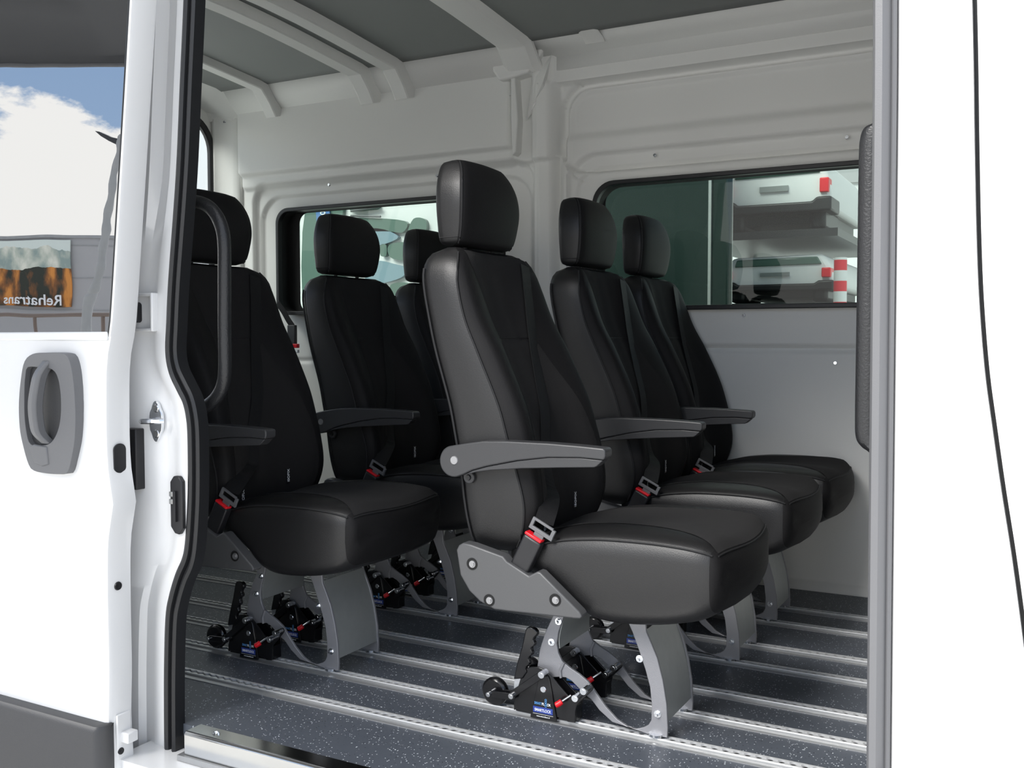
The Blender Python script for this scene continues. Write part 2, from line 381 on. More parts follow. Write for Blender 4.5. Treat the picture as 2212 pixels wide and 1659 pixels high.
def roof_bow(xc, wd, h, name='trim_3', foot=(3.705, 2.035), right=False, m='liner'):
    path = [foot, (3.66, 2.10), (3.60, 2.160), (3.575, 2.172), (3.4, 2.187), (3.2, 2.203), (3.0, 2.216), (2.8, 2.224), (2.6, 2.225), (2.4, 2.220), (2.2, 2.206), (2.0, 2.179), (1.80, 2.12)]
    if foot[1] > 2.1: path[1] = (3.64, 2.149)
    if right: path = [foot]+[p for p in path if p[0] < foot[0]-.01]
    rings = []
    for i, (y, z) in enumerate(path):
        a = path[max(i-1, 0)]; b = path[min(i+1, len(path)-1)]; ty, tz = b[0]-a[0], b[1]-a[1]; L = math.hypot(ty, tz); ny, nz = tz/L, -ty/L
        if nz > 0: ny, nz = -ny, -nz
        if i == 0: ny, nz = -.95, -.3
        r = []
        for u, k in ((-.5, -.2), (-.48, .15), (-.34, .9), (-.28, 1), (.28, 1), (.34, .9), (.48, .15), (.5, -.2)):
            r.append((xc+u*wd, y+ny*h*k, z+nz*h*k))
        rings.append(r)
    o = MB().loft(rings).build(name, m, ang=25); o['kind'] = 'structure'; return o
BX = Yp(1588, 6, 3.42)[0]
roof_bow(-3.318, .095, .035, 'trim_3'); roof_bow(-2.735, .118, .042, 'trim_4'); roof_bow(-2.545, .112, .042, 'trim_5')
roof_bow(-1.935, .17, .030, 'trim_6', (3.70, 2.07)); roof_bow(-1.60, .085, .003, 'trim_7', (3.66, 2.136)); roof_bow(BX, .10, .035, 'trim_8', (3.45, 2.184), True)
# faceted corner where the pillar meets the roof
g = [Yp(*p, 3.69) for p in ((1197, 92), (1150, 160), (1134, 262), (1176, 200), (1190, 130))]
q = MB(); pk = Yp(1160, 170, 3.60)
q.add([(a, 3.70, b) for a, b in g]+[(pk[0], 3.655, pk[1])], [(0,1,5), (1,2,5), (2,3,5), (3,4,5), (4,0,5), (0,1,2,3,4)])
q.build('trim_9', 'liner', ang=10)['kind'] = 'structure'
g = [Yp(*p, 3.69) for p in ((1062, 104), (1110, 95), (1112, 112), (1150, 95), (1195, 88), (1150, 160), (1112, 172), (1085, 178), (1073, 160), (1066, 128))]
MB().prism(g, 3.655, 3.73).build('trim_10', 'liner', bev=.012, seg=3)['kind'] = 'structure'
g = [Yp(*p, 3.70) for p in ((1110, 172), (1119, 170), (1125, 260), (1121, 330), (1113, 338), (1110, 250))]
MB().prism(g, 3.672, 3.73).build('trim_11', 'liner', bev=.004)['kind'] = 'structure'
MB().add([(-3.75, 3.42, 2.20), (-3.545, 3.42, 2.20), (-3.545, 3.60, 2.18), (-3.545, 3.735, 2.046), (-3.60, 3.735, 2.04), (-3.75, 3.735, 2.04), (-3.75, 3.60, 2.10), (-3.63, 3.60, 2.12)], [(0,1,2,7,6), (2,3,4,7), (7,4,5,6)]).build('trim_17', 'liner', ang=70)['kind'] = 'structure'
# rear end: corner post, rear wall with its window
q = MB()
post = [(-3.575, 3.728), (-3.590, 3.716), (-3.62, 3.712), (-3.66, 3.700), (-3.688, 3.684), (-3.703, 3.668), (-3.76, 3.70), (-3.76, 3.76), (-3.575, 3.76)]
q.prism(post, 0, 2.15, 'z').build('wall_corner', 'liner', bev=.008, ang=50)['kind'] = 'structure'
RX = -3.72
RW = (2.78, 3.665, 1.05, 2.045, .16)
o = rrect(2.71, 3.80, -.03, 2.26, .01); i_ = rrect(*RW)
MB().ring(o, i_, RX-.012, RX, 'x').ring(rrect(1.60, 2.71, -.03, 2.26, .01), rrect(1.78, 2.64, 1.05, 1.995, .14), RX-.03, RX, 'x').build('wall_rear', 'liner')['kind'] = 'structure'  # second near-side opening, unseen, added to let in more daylight
e = empty('window_3', (RX, 3.2, 1.05)); e['kind'] = 'structure'
MB().ring(rrect(RW[0]-.02, RW[1]+.022, RW[2]-.02, RW[3]+.022, .17), rrect(RW[0]+.01, RW[1]-.010, RW[2]+.01, RW[3]-.010, .15), RX-.012, RX+.014, 'x').build('window_seal', 'rubber', e, e.location, bev=.006)
MB().prism(rrect(RW[0]-.01, RW[1]+.01, RW[2]-.01, RW[3]+.01, .14), RX-.03, RX-.025, 'x').build('pane', 'clear_glass', e, e.location)
c = MB(); c.add([(-3.72, 2.0, 2.19), (-3.72, 3.60, 2.165), (-3.73, 3.66, 2.04), (-3.73, 2.0, 2.12), (-3.66, 3.70, 2.06), (-3.60, 3.72, 2.04)], [(0,1,2,3), (1,4,2), (1,5,4)])
c.build('trim_12', 'liner', ang=60)['kind'] = 'structure'
# front bulkhead, outer roof
MB().box(1.0, 1.03, 1.6, 3.8, -.03, 2.3).build('wall_front', 'grain_plastic')['kind'] = 'structure'
# near side: closed walls left and right of the sliding-door opening
MB().box(-3.83, -2.0, 1.70, 1.76, -.6, 2.15).build('wall_near', 'white_paint')['kind'] = 'structure'
MB().box(-3.83, 1.03, 1.66, 1.72, 1.98, 2.26).build('trim_13', 'white_paint')['kind'] = 'structure'

# ------------------------------------------------------------------ floor rails
RAILS = [1.967, 2.162, 2.350, 2.527, 2.790, 2.974, 3.249, 3.440]
P_ = .0254
def rail_mesh(x0, x1):
    q = MB(); L = x1-x0
    q.prism([(-.031, 0), (-.031, .0022), (-.016, .0034), (-.0145, .0022), (.0145, .0022), (.016, .0034), (.031, .0022), (.031, 0)], 0, L, 'x')
    q.box(0, L, -.0155, -.0125, .002, .0075); q.box(0, L, .0125, .0155, .002, .0075)
    base = q
    t = MB(); n = int(L/P_)*8
    for sgn in (1, -1):
        vs = []; fs = []
        for i in range(n+1):
            x = i*P_/8; ph = (i % 8)/8; d = abs(ph-.5)*P_
            yin = .0042 if d > .0088 else max(.0042, sqrt(max(0, .0092**2-d*d)))
            vs += [(x, sgn*.0128, .0045), (x, sgn*.0128, .0098), (x, sgn*yin, .0098), (x, sgn*yin, .0045)]
        for i in range(n):
            a = i*4
            for k in range(4): fs.append((a+k, a+(k+1) % 4, a+4+(k+1) % 4, a+4+k))
        fs += [(0, 1, 2, 3), (n*4+3, n*4+2, n*4+1, n*4)]
        t.add(vs, fs)
    return base, t
WHERE = ['nearest the door sill', 'second from the sill, under the nearest seat', 'third from the sill, under the nearest seat',
         'fourth from the sill, carrying no seat', 'fifth from the sill, under the middle seats', 'sixth from the sill, under the middle seats',
         'seventh from the sill, below the far seats', 'eighth from the sill, closest to the far wall']
base, teeth = rail_mesh(-3.75, .6)
r0 = empty('floor_rail', (-3.75, RAILS[0], 0))
base.build('base_strip', 'alu', r0, ang=20); teeth.build('locking_track', 'track', r0, ang=30)
MB().box(0, 4.35, -.012, .012, .0023, .0028).build('slot_shade', 'border_shade_black', r0)  # black sheet painting the deep shade inside the track
for i, y in enumerate(RAILS):
    r = r0 if i == 0 else copy_tree(r0)
    r.location.y = y; tag(r, 'aluminium floor rail '+WHERE[i], 'rail', 'aluminium seat rails in the floor')

# ------------------------------------------------------------------ the seat
SO = Vector((-.90, 2.256, 0))
BACK = [ # z, rear x, side seam x, bolster peak x, centre x, half width
 (.435, -1.215, -1.115, -1.105, -1.12, .190), (.45, -1.225, -1.095, -1.075, -1.105, .207), (.50, -1.235, -1.073, -1.048, -1.088, .220), (.56, -1.243, -1.068, -1.036, -1.085, .226),
 (.64, -1.252, -1.088, -1.045, -1.10, .228), (.71, -1.266, -1.110, -1.062, -1.117, .228), (.79, -1.283, -1.135, -1.088, -1.142, .228),
 (.92, -1.324, -1.195, -1.150, -1.200, .226), (1.0, -1.345, -1.232, -1.195, -1.236, .223), (1.087, -1.365, -1.256, -1.230, -1.262, .217),
 (1.13, -1.370, -1.262, -1.247, -1.273, .205), (1.158, -1.366, -1.272, -1.263, -1.282, .185), (1.174, -1.352, -1.285, -1.280, -1.292, .165), (1.180, -1.335, -1.30, -1.298, -1.303, .15)]
FRONT = [(0, 0), (.22, 0), (.45, .30), (.66, .80), (.82, 1.0), (.90, .97), (.955, .80), (1.0, 0)]
def back_front(y, z, lift=0):
    xr, xs, xp, xc, hw = interp(BACK, z); t = min(1, abs(y)/hw)
    k = interp(FRONT[:7], t)[0] if t < .955 else 0
    if t < .82: return xc+(xp-xc)*k+lift
    if t < .955: return xp+(xs-xp)*(1-interp([(a, b) for a, b in ((.82, 1), (.9, .93), (.955, .72))], t)[0])+lift
    return lerp(xp+(xs-xp)*.28, xs, (t-.955)/.045)+lift
def make_seat():
    E = empty('passenger_seat', SO)
    C = SO.y
    # backrest
    q = MB(); rings = []
    tt = [0, .11, .22, .33, .45, .55, .66, .74, .82, .87, .91, .955, .985, 1.0]
    for k in range(49):
        z = lerp(BACK[0][0], BACK[-1][0], k/48)
        xr, xs, xp, xc, hw = interp(BACK, z); half = [(t*hw, back_front(t*hw, z)) for t in tt]
        half += [(hw*1.004, lerp(xs, xr, .35)), (hw, lerp(xs, xr, .7)), (hw*.99, xr+.022), (hw*.96, xr+.006), (hw*.88, xr), (hw*.5, xr-.004)]
        ring = [(x, C+y, z) for y, x in half]+[(xr-.005, C, z)]+[(x, C-y, z) for y, x in reversed(half[1:])]
        rings.append(ring)
    B = q.loft(rings).build('backrest', 'leather', E, SO, ang=50); front_cloth(B, 40, lambda c, r: c <= 13 or c >= 27)
    # fabric insert
    HF = [(.455, .165), (.52, .180), (.60, .182), (.70, .172), (.79, .150), (.88, .118), (.945, .098), (.965, .099), (1.03, .120), (1.09, .142), (1.14, .158), (1.17, .148)]
    q = MB(); vs = []; nu, nv = 26, 60
    for j in range(nv+1):
        z = lerp(.462, 1.172, j/nv); h = interp(HF, z)[0]; h = min(h, interp(BACK, z)[4]*.93)
        for i in range(nu+1):
            y = lerp(-h, h, i/nu); e = min(1, (1-abs(2*i/nu-1))*8); lf = .0005+.0030*e
            if abs(z-.952) < .006: lf -= .0032
            vs.append((back_front(y, z, lf), C+y, z))
    fs = [(j*(nu+1)+i, j*(nu+1)+i+1, (j+1)*(nu+1)+i+1, (j+1)*(nu+1)+i) for j in range(nv) for i in range(nu)]
    q.add(vs, fs).build('fabric_insert', 'fabric', B, SO, ang=70)
    for sg in (-1, 1):
        q = MB()
        q.tube([(interp(BACK, z)[1]+.002, C+sg*(interp(BACK, z)[4]+.0015), z) for z in [lerp(.45, 1.165, k/40) for k in range(41)]], .0024, 6)
        q.tube([(interp(BACK, z)[0]+.012, C+sg*(interp(BACK, z)[4]*.993), z) for z in [lerp(.45, 1.125, k/40) for k in range(41)]], .0032, 6)
        q.build('piping', 'stitch', B, SO)
    q = MB()
    q.tube([(back_front(y, .952, .001), C+y, .952) for y in [lerp(-.098, .098, k/14) for k in range(15)]], .0014, 5)
    q.build('piping', 'stitch', B, SO)
    # child-seat anchor tags
    for yy, zz in ((.078, .525), (-.135, .49)):
        x = back_front(yy, zz, .006)
        tg = MB().box(x-.003, x, C+yy-.006, C+yy+.008, zz-.022, zz+.022).build('anchor_tag', 'black_plastic', B, SO)
        text_mesh('tag_text', 'ISOFIX', .0135, 'white_ink', (x+.0015, C+yy+.005, zz-.019), (0, 0, 1), (0, -1, 0), tg, SO, align='LEFT')
    # headrest
    HR = [(1.186, -1.345, -1.310, .122), (1.192, -1.355, -1.292, .134), (1.205, -1.359, -1.284, .1405), (1.24, -1.360, -1.276, .147), (1.29, -1.361, -1.271, .152), (1.335, -1.364, -1.274, .146),
          (1.37, -1.367, -1.283, .131), (1.395, -1.368, -1.296, .115), (1.405, -1.362, -1.306, .106), (1.409, -1.350, -1.318, .095)]
    rings = []
    for k in range(37):
        z = lerp(HR[0][0], HR[-1][0], k/36); xr, xf, hw = interp(HR, z)
        half = [(0, xf+.009), (.3, xf+.008), (.6, xf+.005), (.82, xf+.001), (.93, xf-.004), (.985, xf-.010), (1.0, xf-.016), (1.003, lerp(xr, xf, .55)), (1.0, xr+.02), (.985, xr+.006), (.95, xr), (.5, xr-.004)]
        rings.append([(x, C+y*hw, z) for y, x in half]+[(xr-.005, C, z)]+[(x, C-y*hw, z) for y, x in reversed(half[1:])])
    H = MB().loft(rings).build('headrest', 'leather', E, SO, ang=50); front_cloth(H, 24, lambda c, r: c <= 6 or c >= 18)
    for sg in (-1, 1):
        q = MB()
        q.tube([(interp(HR, z)[1]-.010, C+sg*interp(HR, z)[2]*.99, z) for z in [lerp(1.192, 1.402, k/30) for k in range(31)]], .0022, 6)
        q.tube([(lerp(interp(HR, 1.207)[0]+.006, interp(HR, 1.207)[1]-.014, k/6), C+sg*interp(HR, 1.207)[2]*1.004, 1.207) for k in range(7)], .0014, 5)
        q.build('piping', 'stitch', H, SO)
    for sg in (-1, 1): MB().cyl((-1.325, C+sg*.065, 1.16), (0, 0, 1), .007, .04, 12).build('headrest_post', 'black_plastic', E, SO)
    # cushion
    CU = [ # x, half width, top z at seam, bottom z, corner radius
     (-1.135, .150, .442, .415, .01), (-1.12, .185, .452, .400, .02), (-1.06, .215, .460, .392, .03), (-1.02, .223, .470, .388, .03), (-.964, .225, .484, .355, .035), (-.915, .2265, .491, .314, .035),
     (-.86, .227, .496, .300, .036), (-.754, .227, .498, .306, .036), (-.68, .2265, .495, .321, .036), (-.64, .224, .490, .335, .036), (-.615, .218, .484, .352, .036), (-.600, .209, .474, .378, .038), (-.592, .196, .458, .398, .03), (-.589, .175, .445, .412, .015)]
    def ring_at(x):
        hw, zt, zb, r = interp(CU, x); zm = (zt+zb)/2; h = zt-zb; r = min(r, h*.45)
        cr = .020*sst((x+1.14)/.1)*sst((-.589-x)/.045)
        half = [(0, zt+cr*.55), (.18*hw, zt+cr*.58), (.38*hw, zt+cr*.75), (.55*hw, zt+cr*.95), (.70*hw, zt+cr), (.82*hw, zt+cr*.86), (.91*hw, zt+cr*.55), (.965*hw, zt+cr*.2), (hw-.001, zt-.003)]
        half += [(hw+.003, lerp(zt, zb, .2)), (hw+.004, lerp(zt, zb, .5)), (hw, zb+r)]
        half += [(hw-r+r*cos(a), zb+r-r*sin(a)) for a in (pi/8, pi/4, 3*pi/8, pi/2)]+[(hw*.4, zb-.004*0)]
        f = .030*sst((x+.76)/.16)
        fx = lambda y: x+f*(1-(y/hw)**2 if abs(y) < hw else 0)
        return [(fx(y), C+y, z) for y, z in half]+[(fx(0), C, zb)]+[(fx(y), C-y, z) for y, z in reversed(half[1:])]
    xs = [lerp(-1.135, -.62, k/32) for k in range(32)]+[lerp(-.62, -.589, k/10) for k in range(11)]
    rr_ = [ring_at(x) for x in xs]
    def shrink(ring, k):
        hw = interp(CU, -.589)[0]; zm = .428; out = []
        for x, y, z in ring:
            yy = (y-C)*k; out.append((-.5885+.030*(1-min(1, (yy/hw)**2)), C+yy, zm+(z-zm)*k))
        return out
    rr_ += [shrink(rr_[-1], k) for k in (.8, .6, .4, .2, .05)]
    Q = MB().loft(rr_).build('seat_cushion', 'leather', E, SO, ang=50); front_cloth(Q, len(rr_[0]), lambda c, r: r >= 33)
    def top(x, y, lift):
        hw, zt, zb, r = interp(CU, x); cr = .020*sst((x+1.14)/.1)*sst((-.589-x)/.045); t = abs(y)/hw
        k = interp([(0, .55), (.18, .58), (.38, .75), (.55, .95), (.70, 1), (.82, .86), (.91, .55), (.965, .2), (1, -.1)], t)[0]
        f = .030*sst((x+.76)/.16)
        return (x+f*(1-min(1, (y/hw)**2)), C+y, zt+cr*k+lift)
    HC = [(-1.09, .150), (-1.0, .135), (-.9, .125), (-.8, .130), (-.72, .150), (-.66, .178), (-.625, .196), (-.606, .200)]
    vs = []; nu, nv = 30, 44
    for j in range(nv+1):
        x = lerp(-1.09, -.608, j/nv); h = interp(HC, x)[0]
        for i in range(nu+1):
            y = lerp(-h, h, i/nu); e = min(1, (1-abs(2*i/nu-1))*9)*min(1, (1-j/nv)*9+.0); vs.append(top(x, y, .0008+.0025*e))
    MB().add(vs, fs_grid(nu, nv)).build('fabric_insert', 'fabric', Q, SO, ang=70)
    for sg in (-1, 1):
        q = MB()
        q.tube([(x, C+sg*(interp(CU, x)[0]+.0005), interp(CU, x)[1]-.001) for x in [lerp(-1.10, -.612, k/40) for k in range(41)]], .0022, 6)
        q.build('piping', 'stitch', Q, SO)
    q = MB()
    q.tube([(.002+top(-.606, y, 0)[0], C+y, top(-.606, y, 0)[2]-.001) for y in [lerp(-.205, .205, k/24) for k in range(25)]], .0018, 6)
    q.build('piping', 'stitch', Q, SO)
    # armrest, on the near side
    def circ(cx, cz, r, a0, a1, n): return [(cx+r*cos(radians(lerp(a0, a1, k/n))), cz+r*sin(radians(lerp(a0, a1, k/n)))) for k in range(n+1)]
    AY0, AY1 = 1.982, 2.022
    out = circ(-1.233, .656, .038, 110, 285, 16)+[(-1.205, .626), (-1.18, .638), (-1.14, .650), (-1.06, .668), (-.98, .680), (-.90, .684), (-.842, .682), (-.838, .690), (-.838, .703), (-.843, .708), (-.90, .7105), (-.98, .7125), (-1.085, .712), (-1.15, .709), (-1.21, .699)]
    A = MB().prism(out, AY0, AY1).build('armrest', 'plastic', E, SO, bev=.004, seg=3)
    low = [(-1.205, .624), (-1.17, .634), (-1.13, .641), (-1.05, .650), (-.95, .658), (-.866, .664), (-.860, .667), (-.845, .681), (-.90, .6835), (-.98, .6795), (-1.06, .667), (-1.14, .649), (-1.18, .637)]
    MB().prism(low, AY0+.003, AY1-.003).build('armrest_underside', 'plastic', A, SO, bev=.002)
    q = MB(); q.cyl((-1.229, AY0+.001, .659), (0, -1, 0), .0115, .003, 24, .0095); q.build('pivot_cap', 'screw_metal', A, SO)
    q = MB(); q.cyl((-1.233, AY1-.002, .656), (0, 1, 0), .025, .016, 20); q.cyl((-1.212, 2.030, .614), (0, -1, 0), .0155, .010, 20); q.build('armrest_mount', 'plastic', A, SO, bev=.002)
    MB().cyl((-1.212, 2.0215, .614), (0, -1, 0), .008, .005, 14, .006).build('stop_bolt', 'black_plastic', A, SO)
    # side cover with three screws
    sc = [(-1.231, .440), (-1.224, .452), (-1.212, .459), (-1.19, .457), (-1.103, .438), (-1.092, .427), (-1.034, .399), (-1.012, .412), (-1.004, .411), (-.905, .332), (-.898, .322), (-.903, .316), (-.916, .315), (-1.08, .309), (-1.126, .308), (-1.165, .322), (-1.195, .344), (-1.220, .380)]
    K = MB().prism(sc, 1.993, 2.028).build('side_cover', 'lit_plastic', E, SO, bev=.007, seg=3)
    q = MB()
    far_sc = [(x, z) for x, z in sc]; q.prism(far_sc, C+.208, C+.232).build('far_side_cover', 'plastic', E, SO, bev=.006)
    for x, z in ((-1.190, .411), (-1.143, .329), (-.969, .352)):
        s_ = MB().cyl((x+.004, 1.9925, z), (0, -1, 0), .0145, .0012, 24); s_ = s_.build('screw_recess_shade', 'border_shade_black', K, SO)  # flat dark disc painting the shade around a sunken screw
        q = MB(); q.cyl((x+.006, 1.992, z), (0, -1, 0), .0095, .003, 20, .0085); q.cyl((x+.006, 1.989, z), (0, -1, 0), .006, .002, 6); q.build('screw', 'screw_metal', K, SO, ang=30)
    # buckle stalk and belt
    bx, bz = Vector((-1.072, 2.016, .400)), Vector((.44, .03, .90)).normalized()
    sx = Vector((.90, 0, -.44)).normalized(); sy = Vector((0, 1, 0))
    def stalk(a0, a1, wx, wy, q, cx=0):
        vs = []
        for a in (a0, a1):
            for u, v in ((-1, -1), (1, -1), (1, 1), (-1, 1)): vs.append(bx+bz*a+sx*(u*wx/2+cx)+sy*(v*wy/2))
        q.add(vs, [(0,1,2,3), (4,7,6,5), (0,4,5,1), (1,5,6,2), (2,6,7,3), (3,7,4,0)])
    q = MB(); stalk(0, .094, .050, .026, q); KB = q.build('belt_buckle', 'black_plastic', E, SO, bev=.006, seg=3)
    q = MB(); stalk(.093, .100, .046, .022, q, -.002); q.build('release_button', 'red', KB, SO, bev=.002)
    q = MB(); stalk(.096, .112, .026, .004, q, .006); stalk(.109, .118, .066, .007, q, .008); stalk(.132, .138, .058, .006, q, .004); stalk(.116, .135, .008, .007, q, -.021); stalk(.116, .135, .009, .007, q, .036)
    q.build('belt_tongue', 'handle_grey', KB, SO, bev=.001)
    pts = [(.135, 1.150), (.115, 1.06), (.085, .96), (.045, .86), (0, .76), (-.045, .67), (-.085, .59)]
    path = [(back_front(y, z, .008), C+y, z) for y, z in pts]
    tp = bx+bz*.126; path += [(-1.030, 2.10, .565), (tp.x+.004, tp.y+.010, tp.z+.006)]
    path = smooth_path(path, 6); vs = []; 
    for i, p in enumerate(path):
        t = (path[min(i+1, len(path)-1)]-path[max(i-1, 0)]).normalized(); f = i/(len(path)-1)
        side = Vector((.0, 1, 0)).lerp(Vector((.85, .35, -.3)), sst((f-.62)/.38)); side = (side-t*side.dot(t)).normalized(); nn = side.cross(t).normalized()
        wd = .023
        vs += [p-side*wd-nn*.0008, p+side*wd-nn*.0008, p+side*wd+nn*.0008, p-side*wd+nn*.0008]
    n = len(path); fs = [(a*4+k, a*4+(k+1) % 4, a*4+4+(k+1) % 4, a*4+4+k) for a in range(n-1) for k in range(4)]+[(0,1,2,3), (n*4-1, n*4-2, n*4-3, n*4-4)]
    MB().add(vs, fs).build('belt_webbing', 'webbing', E, SO, ang=60)
    # leg plates
    leg = [(-1.045, .33), (-1.052, .259), (-1.072, .219), (-1.088, .172), (-1.0945, .129), (-1.090, .112), (-1.078, .106), (-1.058, .105), (-1.035, .110), (-1.016, .112), (-1.0, .106), (-.984, .094), (-.962, .077), (-.947, .069), (-.925, .046), (-.891, .023), (-.854, .008), (-.825, .003), (-.79, .000), (-.752, .002), (-.751, .036), (-.7545, .092), (-.764, .146), (-.778, .197), (-.793, .230), (-.806, .257), (-.810, .30), (-.812, .345),
           (-.87, .345), (-.862, .29), (-.853, .275), (-.841, .252), (-.823, .207), (-.808, .167), (-.796, .127), (-.791, .085), (-.792, .047), (-.799, .034), (-.810, .026), (-.83, .018), (-.848, .018), (-.879, .032), (-.909, .058), (-.935, .088), (-.956, .112), (-.98, .127), (-1.004, .138), (-1.027, .152), (-1.037, .171), (-1.041, .194), (-1.036, .224), (-1.022, .263), (-1.01, .33)]
    for yl in (2.162, 2.350):
        G = MB().prism([(x, z+.010 if z < .01 else z) for x, z in leg], yl-.004, yl+.004).build('leg', 'hammered', E, SO, bev=.0015)
        for x, z in ((-1.036, .250), (-1.055, .195), (-.822, .190), (-.776, .065)):
            q = MB(); q.cyl((x, yl-.0035, z), (0, -1, 0), .0088, .0018, 20); q.cyl((x, yl-.005, z), (0, -1, 0), .0070, .005, 6); q.cyl((x, yl-.010, z), (0, -1, 0), .0042, .006, 12, .003)
            q.build('bolt', 'chrome', G, SO, ang=30)
        MB().tube([(-1.020, yl-.005, .150), (-1.030, yl-.006, .128), (-1.028, yl-.006, .110)], .0035, 8).build('weld_seam', 'hammered', G, SO)
        MB().cyl((-.781, yl, .0105), (0, 0, 1), .018, .006, 20).build('foot_stud', 'chrome', G, SO)
    for nm, pr_, dx in (('front_panel', [(-.806, .262), (-.796, .232), (-.782, .197), (-.768, .146), (-.759, .092), (-.756, .045)], 0), ('rear_panel', [(-1.020, .275), (-1.030, .235), (-1.036, .205), (-1.035, .180)], 0)):
        pr2 = [(p.x, p.y) for p in smooth_path([(a, b, 0) for a, b in pr_], 4)]
        MB().prism(pr2+[(a-.0025, b) for a, b in reversed(pr2)], 2.165, 2.347).build(nm, 'sheet', E, SO, ang=40)
    # floor locks, one at each leg
    wheel0 = True; tri0 = None
    for yl, wheel in ((2.162, True), (2.350, True)):
        y0 = yl-.024
        body = [(-1.151, .012), (-1.151, .030), (-1.146, .052), (-1.124, .122), (-1.100, .131), (-1.083, .134), (-1.066, .130), (-1.048, .118), (-1.003, .078), (-.995, .072), (-.978, .078), (-.946, .111), (-.938, .114), (-.933, .106), (-.936, .099), (-.976, .056), (-.980, .040), (-.980, .012), (-1.0, .010), (-1.01, .016), (-1.05, .016), (-1.06, .010), (-1.10, .010), (-1.11, .016), (-1.14, .016)]
        Lk = MB().prism(body, y0, y0+.005).prism([(a, b) for a, b in body if a < -.975], yl+.012, yl+.017).box(-1.148, -1.0, y0+.004, yl+.013, .010, .020)
        Lk.box(-1.148, -1.142, y0+.004, yl+.013, .012, .045).box(-.983, -.979, y0+.004, yl+.013, .012, .052)
        Lk = Lk.build('floor_lock', 'gloss_black', E, SO, bev=.0012)
        yt = 2.162-.024-.0045
        L3 = lambda l: [Yp(980+a/3.95, 1280+b/3.95, yt) for a, b in l]
        yt = y0-.0045
        tri = L3([(735, 722), (800, 712), (815, 740), (878, 1085), (874, 1104), (652, 1064), (655, 1040), (695, 870), (722, 740)]) if wheel0 else tri0
        if wheel0: tri0 = tri
        MB().prism(tri0, y0-.004, y0+.001).build('front_plate', 'gloss_black', Lk, SO, bev=.0012)
        if wheel0: rv, bl0, bl1, t1, t2, t3 = L3([(762, 828), (678, 975), (845, 1038), (688, 948), (682, 1006), (700, 1062)])
        MB().cyl((rv[0], y0-.0035, rv[1]), (0, -1, 0), .0085, .0015, 20, .007).build('rivet', 'chrome', Lk, SO)
        text_mesh('label_text', 'SMART', .0092, 'blue_ink', (t1[0], yt, t1[1]), (1, 0, 0), (0, 0, 1), Lk, SO, align='LEFT', fit=.0200)
        text_mesh('label_text', 'FL', .0092, 'white_ink', (t1[0]+.0208, yt, t1[1]), (1, 0, 0), (0, 0, 1), Lk, SO, align='LEFT', fit=.0072)
        text_mesh('label_text', 'OR', .0092, 'white_ink', (t1[0]+.0352, yt, t1[1]), (1, 0, 0), (0, 0, 1), Lk, SO, align='LEFT', fit=.0100)
        q = MB()
        for dz in (-.0040, .0010, .0065, .0115):
            q.ring([(t1[0]+.0318+.0030*cos(a), t1[1]+.0030+dz+.0028*sin(a)) for a in [2*pi*k/14 for k in range(14)]], [(t1[0]+.0318+.0019*cos(a), t1[1]+.0030+dz+.0016*sin(a)) for a in [2*pi*k/14 for k in range(14)]], yt-.0004, yt)
        q.build('label_emblem', 'blue_ink', Lk, SO)
        MB().box(bl0[0], bl1[0], yt-.0002, yt+.001, (bl0[1]+bl1[1])/2-.0075, (bl0[1]+bl1[1])/2+.0075).build('label_band', 'blue_label', Lk, SO)
        text_mesh('label_text', 'SMARTLOCK', .0100, 'white_ink', ((bl0[0]+bl1[0])/2, yt-.0006, (bl0[1]+bl1[1])/2-.0036), (1, 0, 0), (0, 0, 1), Lk, SO, fit=.0455)
        MB().box(bl0[0]-.001, bl1[0]+.001, yt, yt+.001, bl1[1]-.0068, bl1[1]-.0062).build('label_line', 'white_ink', Lk, SO)
        text_mesh('label_text', 'www.smartfloor.nl', .0048, 'white_ink', ((bl0[0]+bl1[0])/2+.001, yt-.0002, bl1[1]-.013), (1, 0, 0), (0, 0, 1), Lk, SO)
        wheel0 = False
        def bar(p, q_, r, ya, yb, mb_):
            a = math.atan2(q_[1]-p[1], q_[0]-p[0]); pts_ = [(p[0]+r*cos(a+t), p[1]+r*sin(a+t)) for t in [pi/2+pi*k/8 for k in range(9)]]+[(q_[0]+r*cos(a+t), q_[1]+r*sin(a+t)) for t in [-pi/2+pi*k/8 for k in range(9)]]
            mb_.prism(pts_, ya, yb)
        q = MB(); bar((-1.062, .124), (-1.149, .057), .0085, y0-.012, y0-.008, q); bar((-1.149, .050), (-1.214, .046), .0085, y0-.012, y0-.008, q); bar((-1.149, .050), (-1.205, .046), .008, y0+.010, y0+.014, q)
        q.build('link_arm', 'gloss_black', Lk, SO, bev=.001)
        for bx_, bz_, r, l0, l1 in ((-1.216, .046, .006, -.018, .01), (-1.149, .054, .007, -.020, 0), (-1.062, .124, .0085, -.024, .002), (-.951, .101, .0085, -.020, .004), (-.974, .079, .0085, -.018, .004)):
            q = MB(); q.cyl((bx_, y0+l1, bz_), (0, -1, 0), r, l1-l0, 18); q.cyl((bx_, y0+l0, bz_), (0, -1, 0), r*.55, .0006, 6); q.build('bolt', 'chrome', Lk, SO, ang=30)
        wc = (-1.214, yl-.012, .045)
        q = MB()
        prof = [(.012, 0), (.030, 0), (.034, .003), (.036, .006), (.036, .008), (.029, .010), (.029, .014), (.036, .016), (.036, .018), (.030, .024), (.012, .024)]
        rr = [[(wc[0]+r*cos(2*pi*k/28), wc[1]+h-.006, wc[2]+r*sin(2*pi*k/28)) for k in range(28)] for r, h in prof]
        q.loft(rr).build('roller_wheel', 'gloss_black', Lk, SO, ang=30)
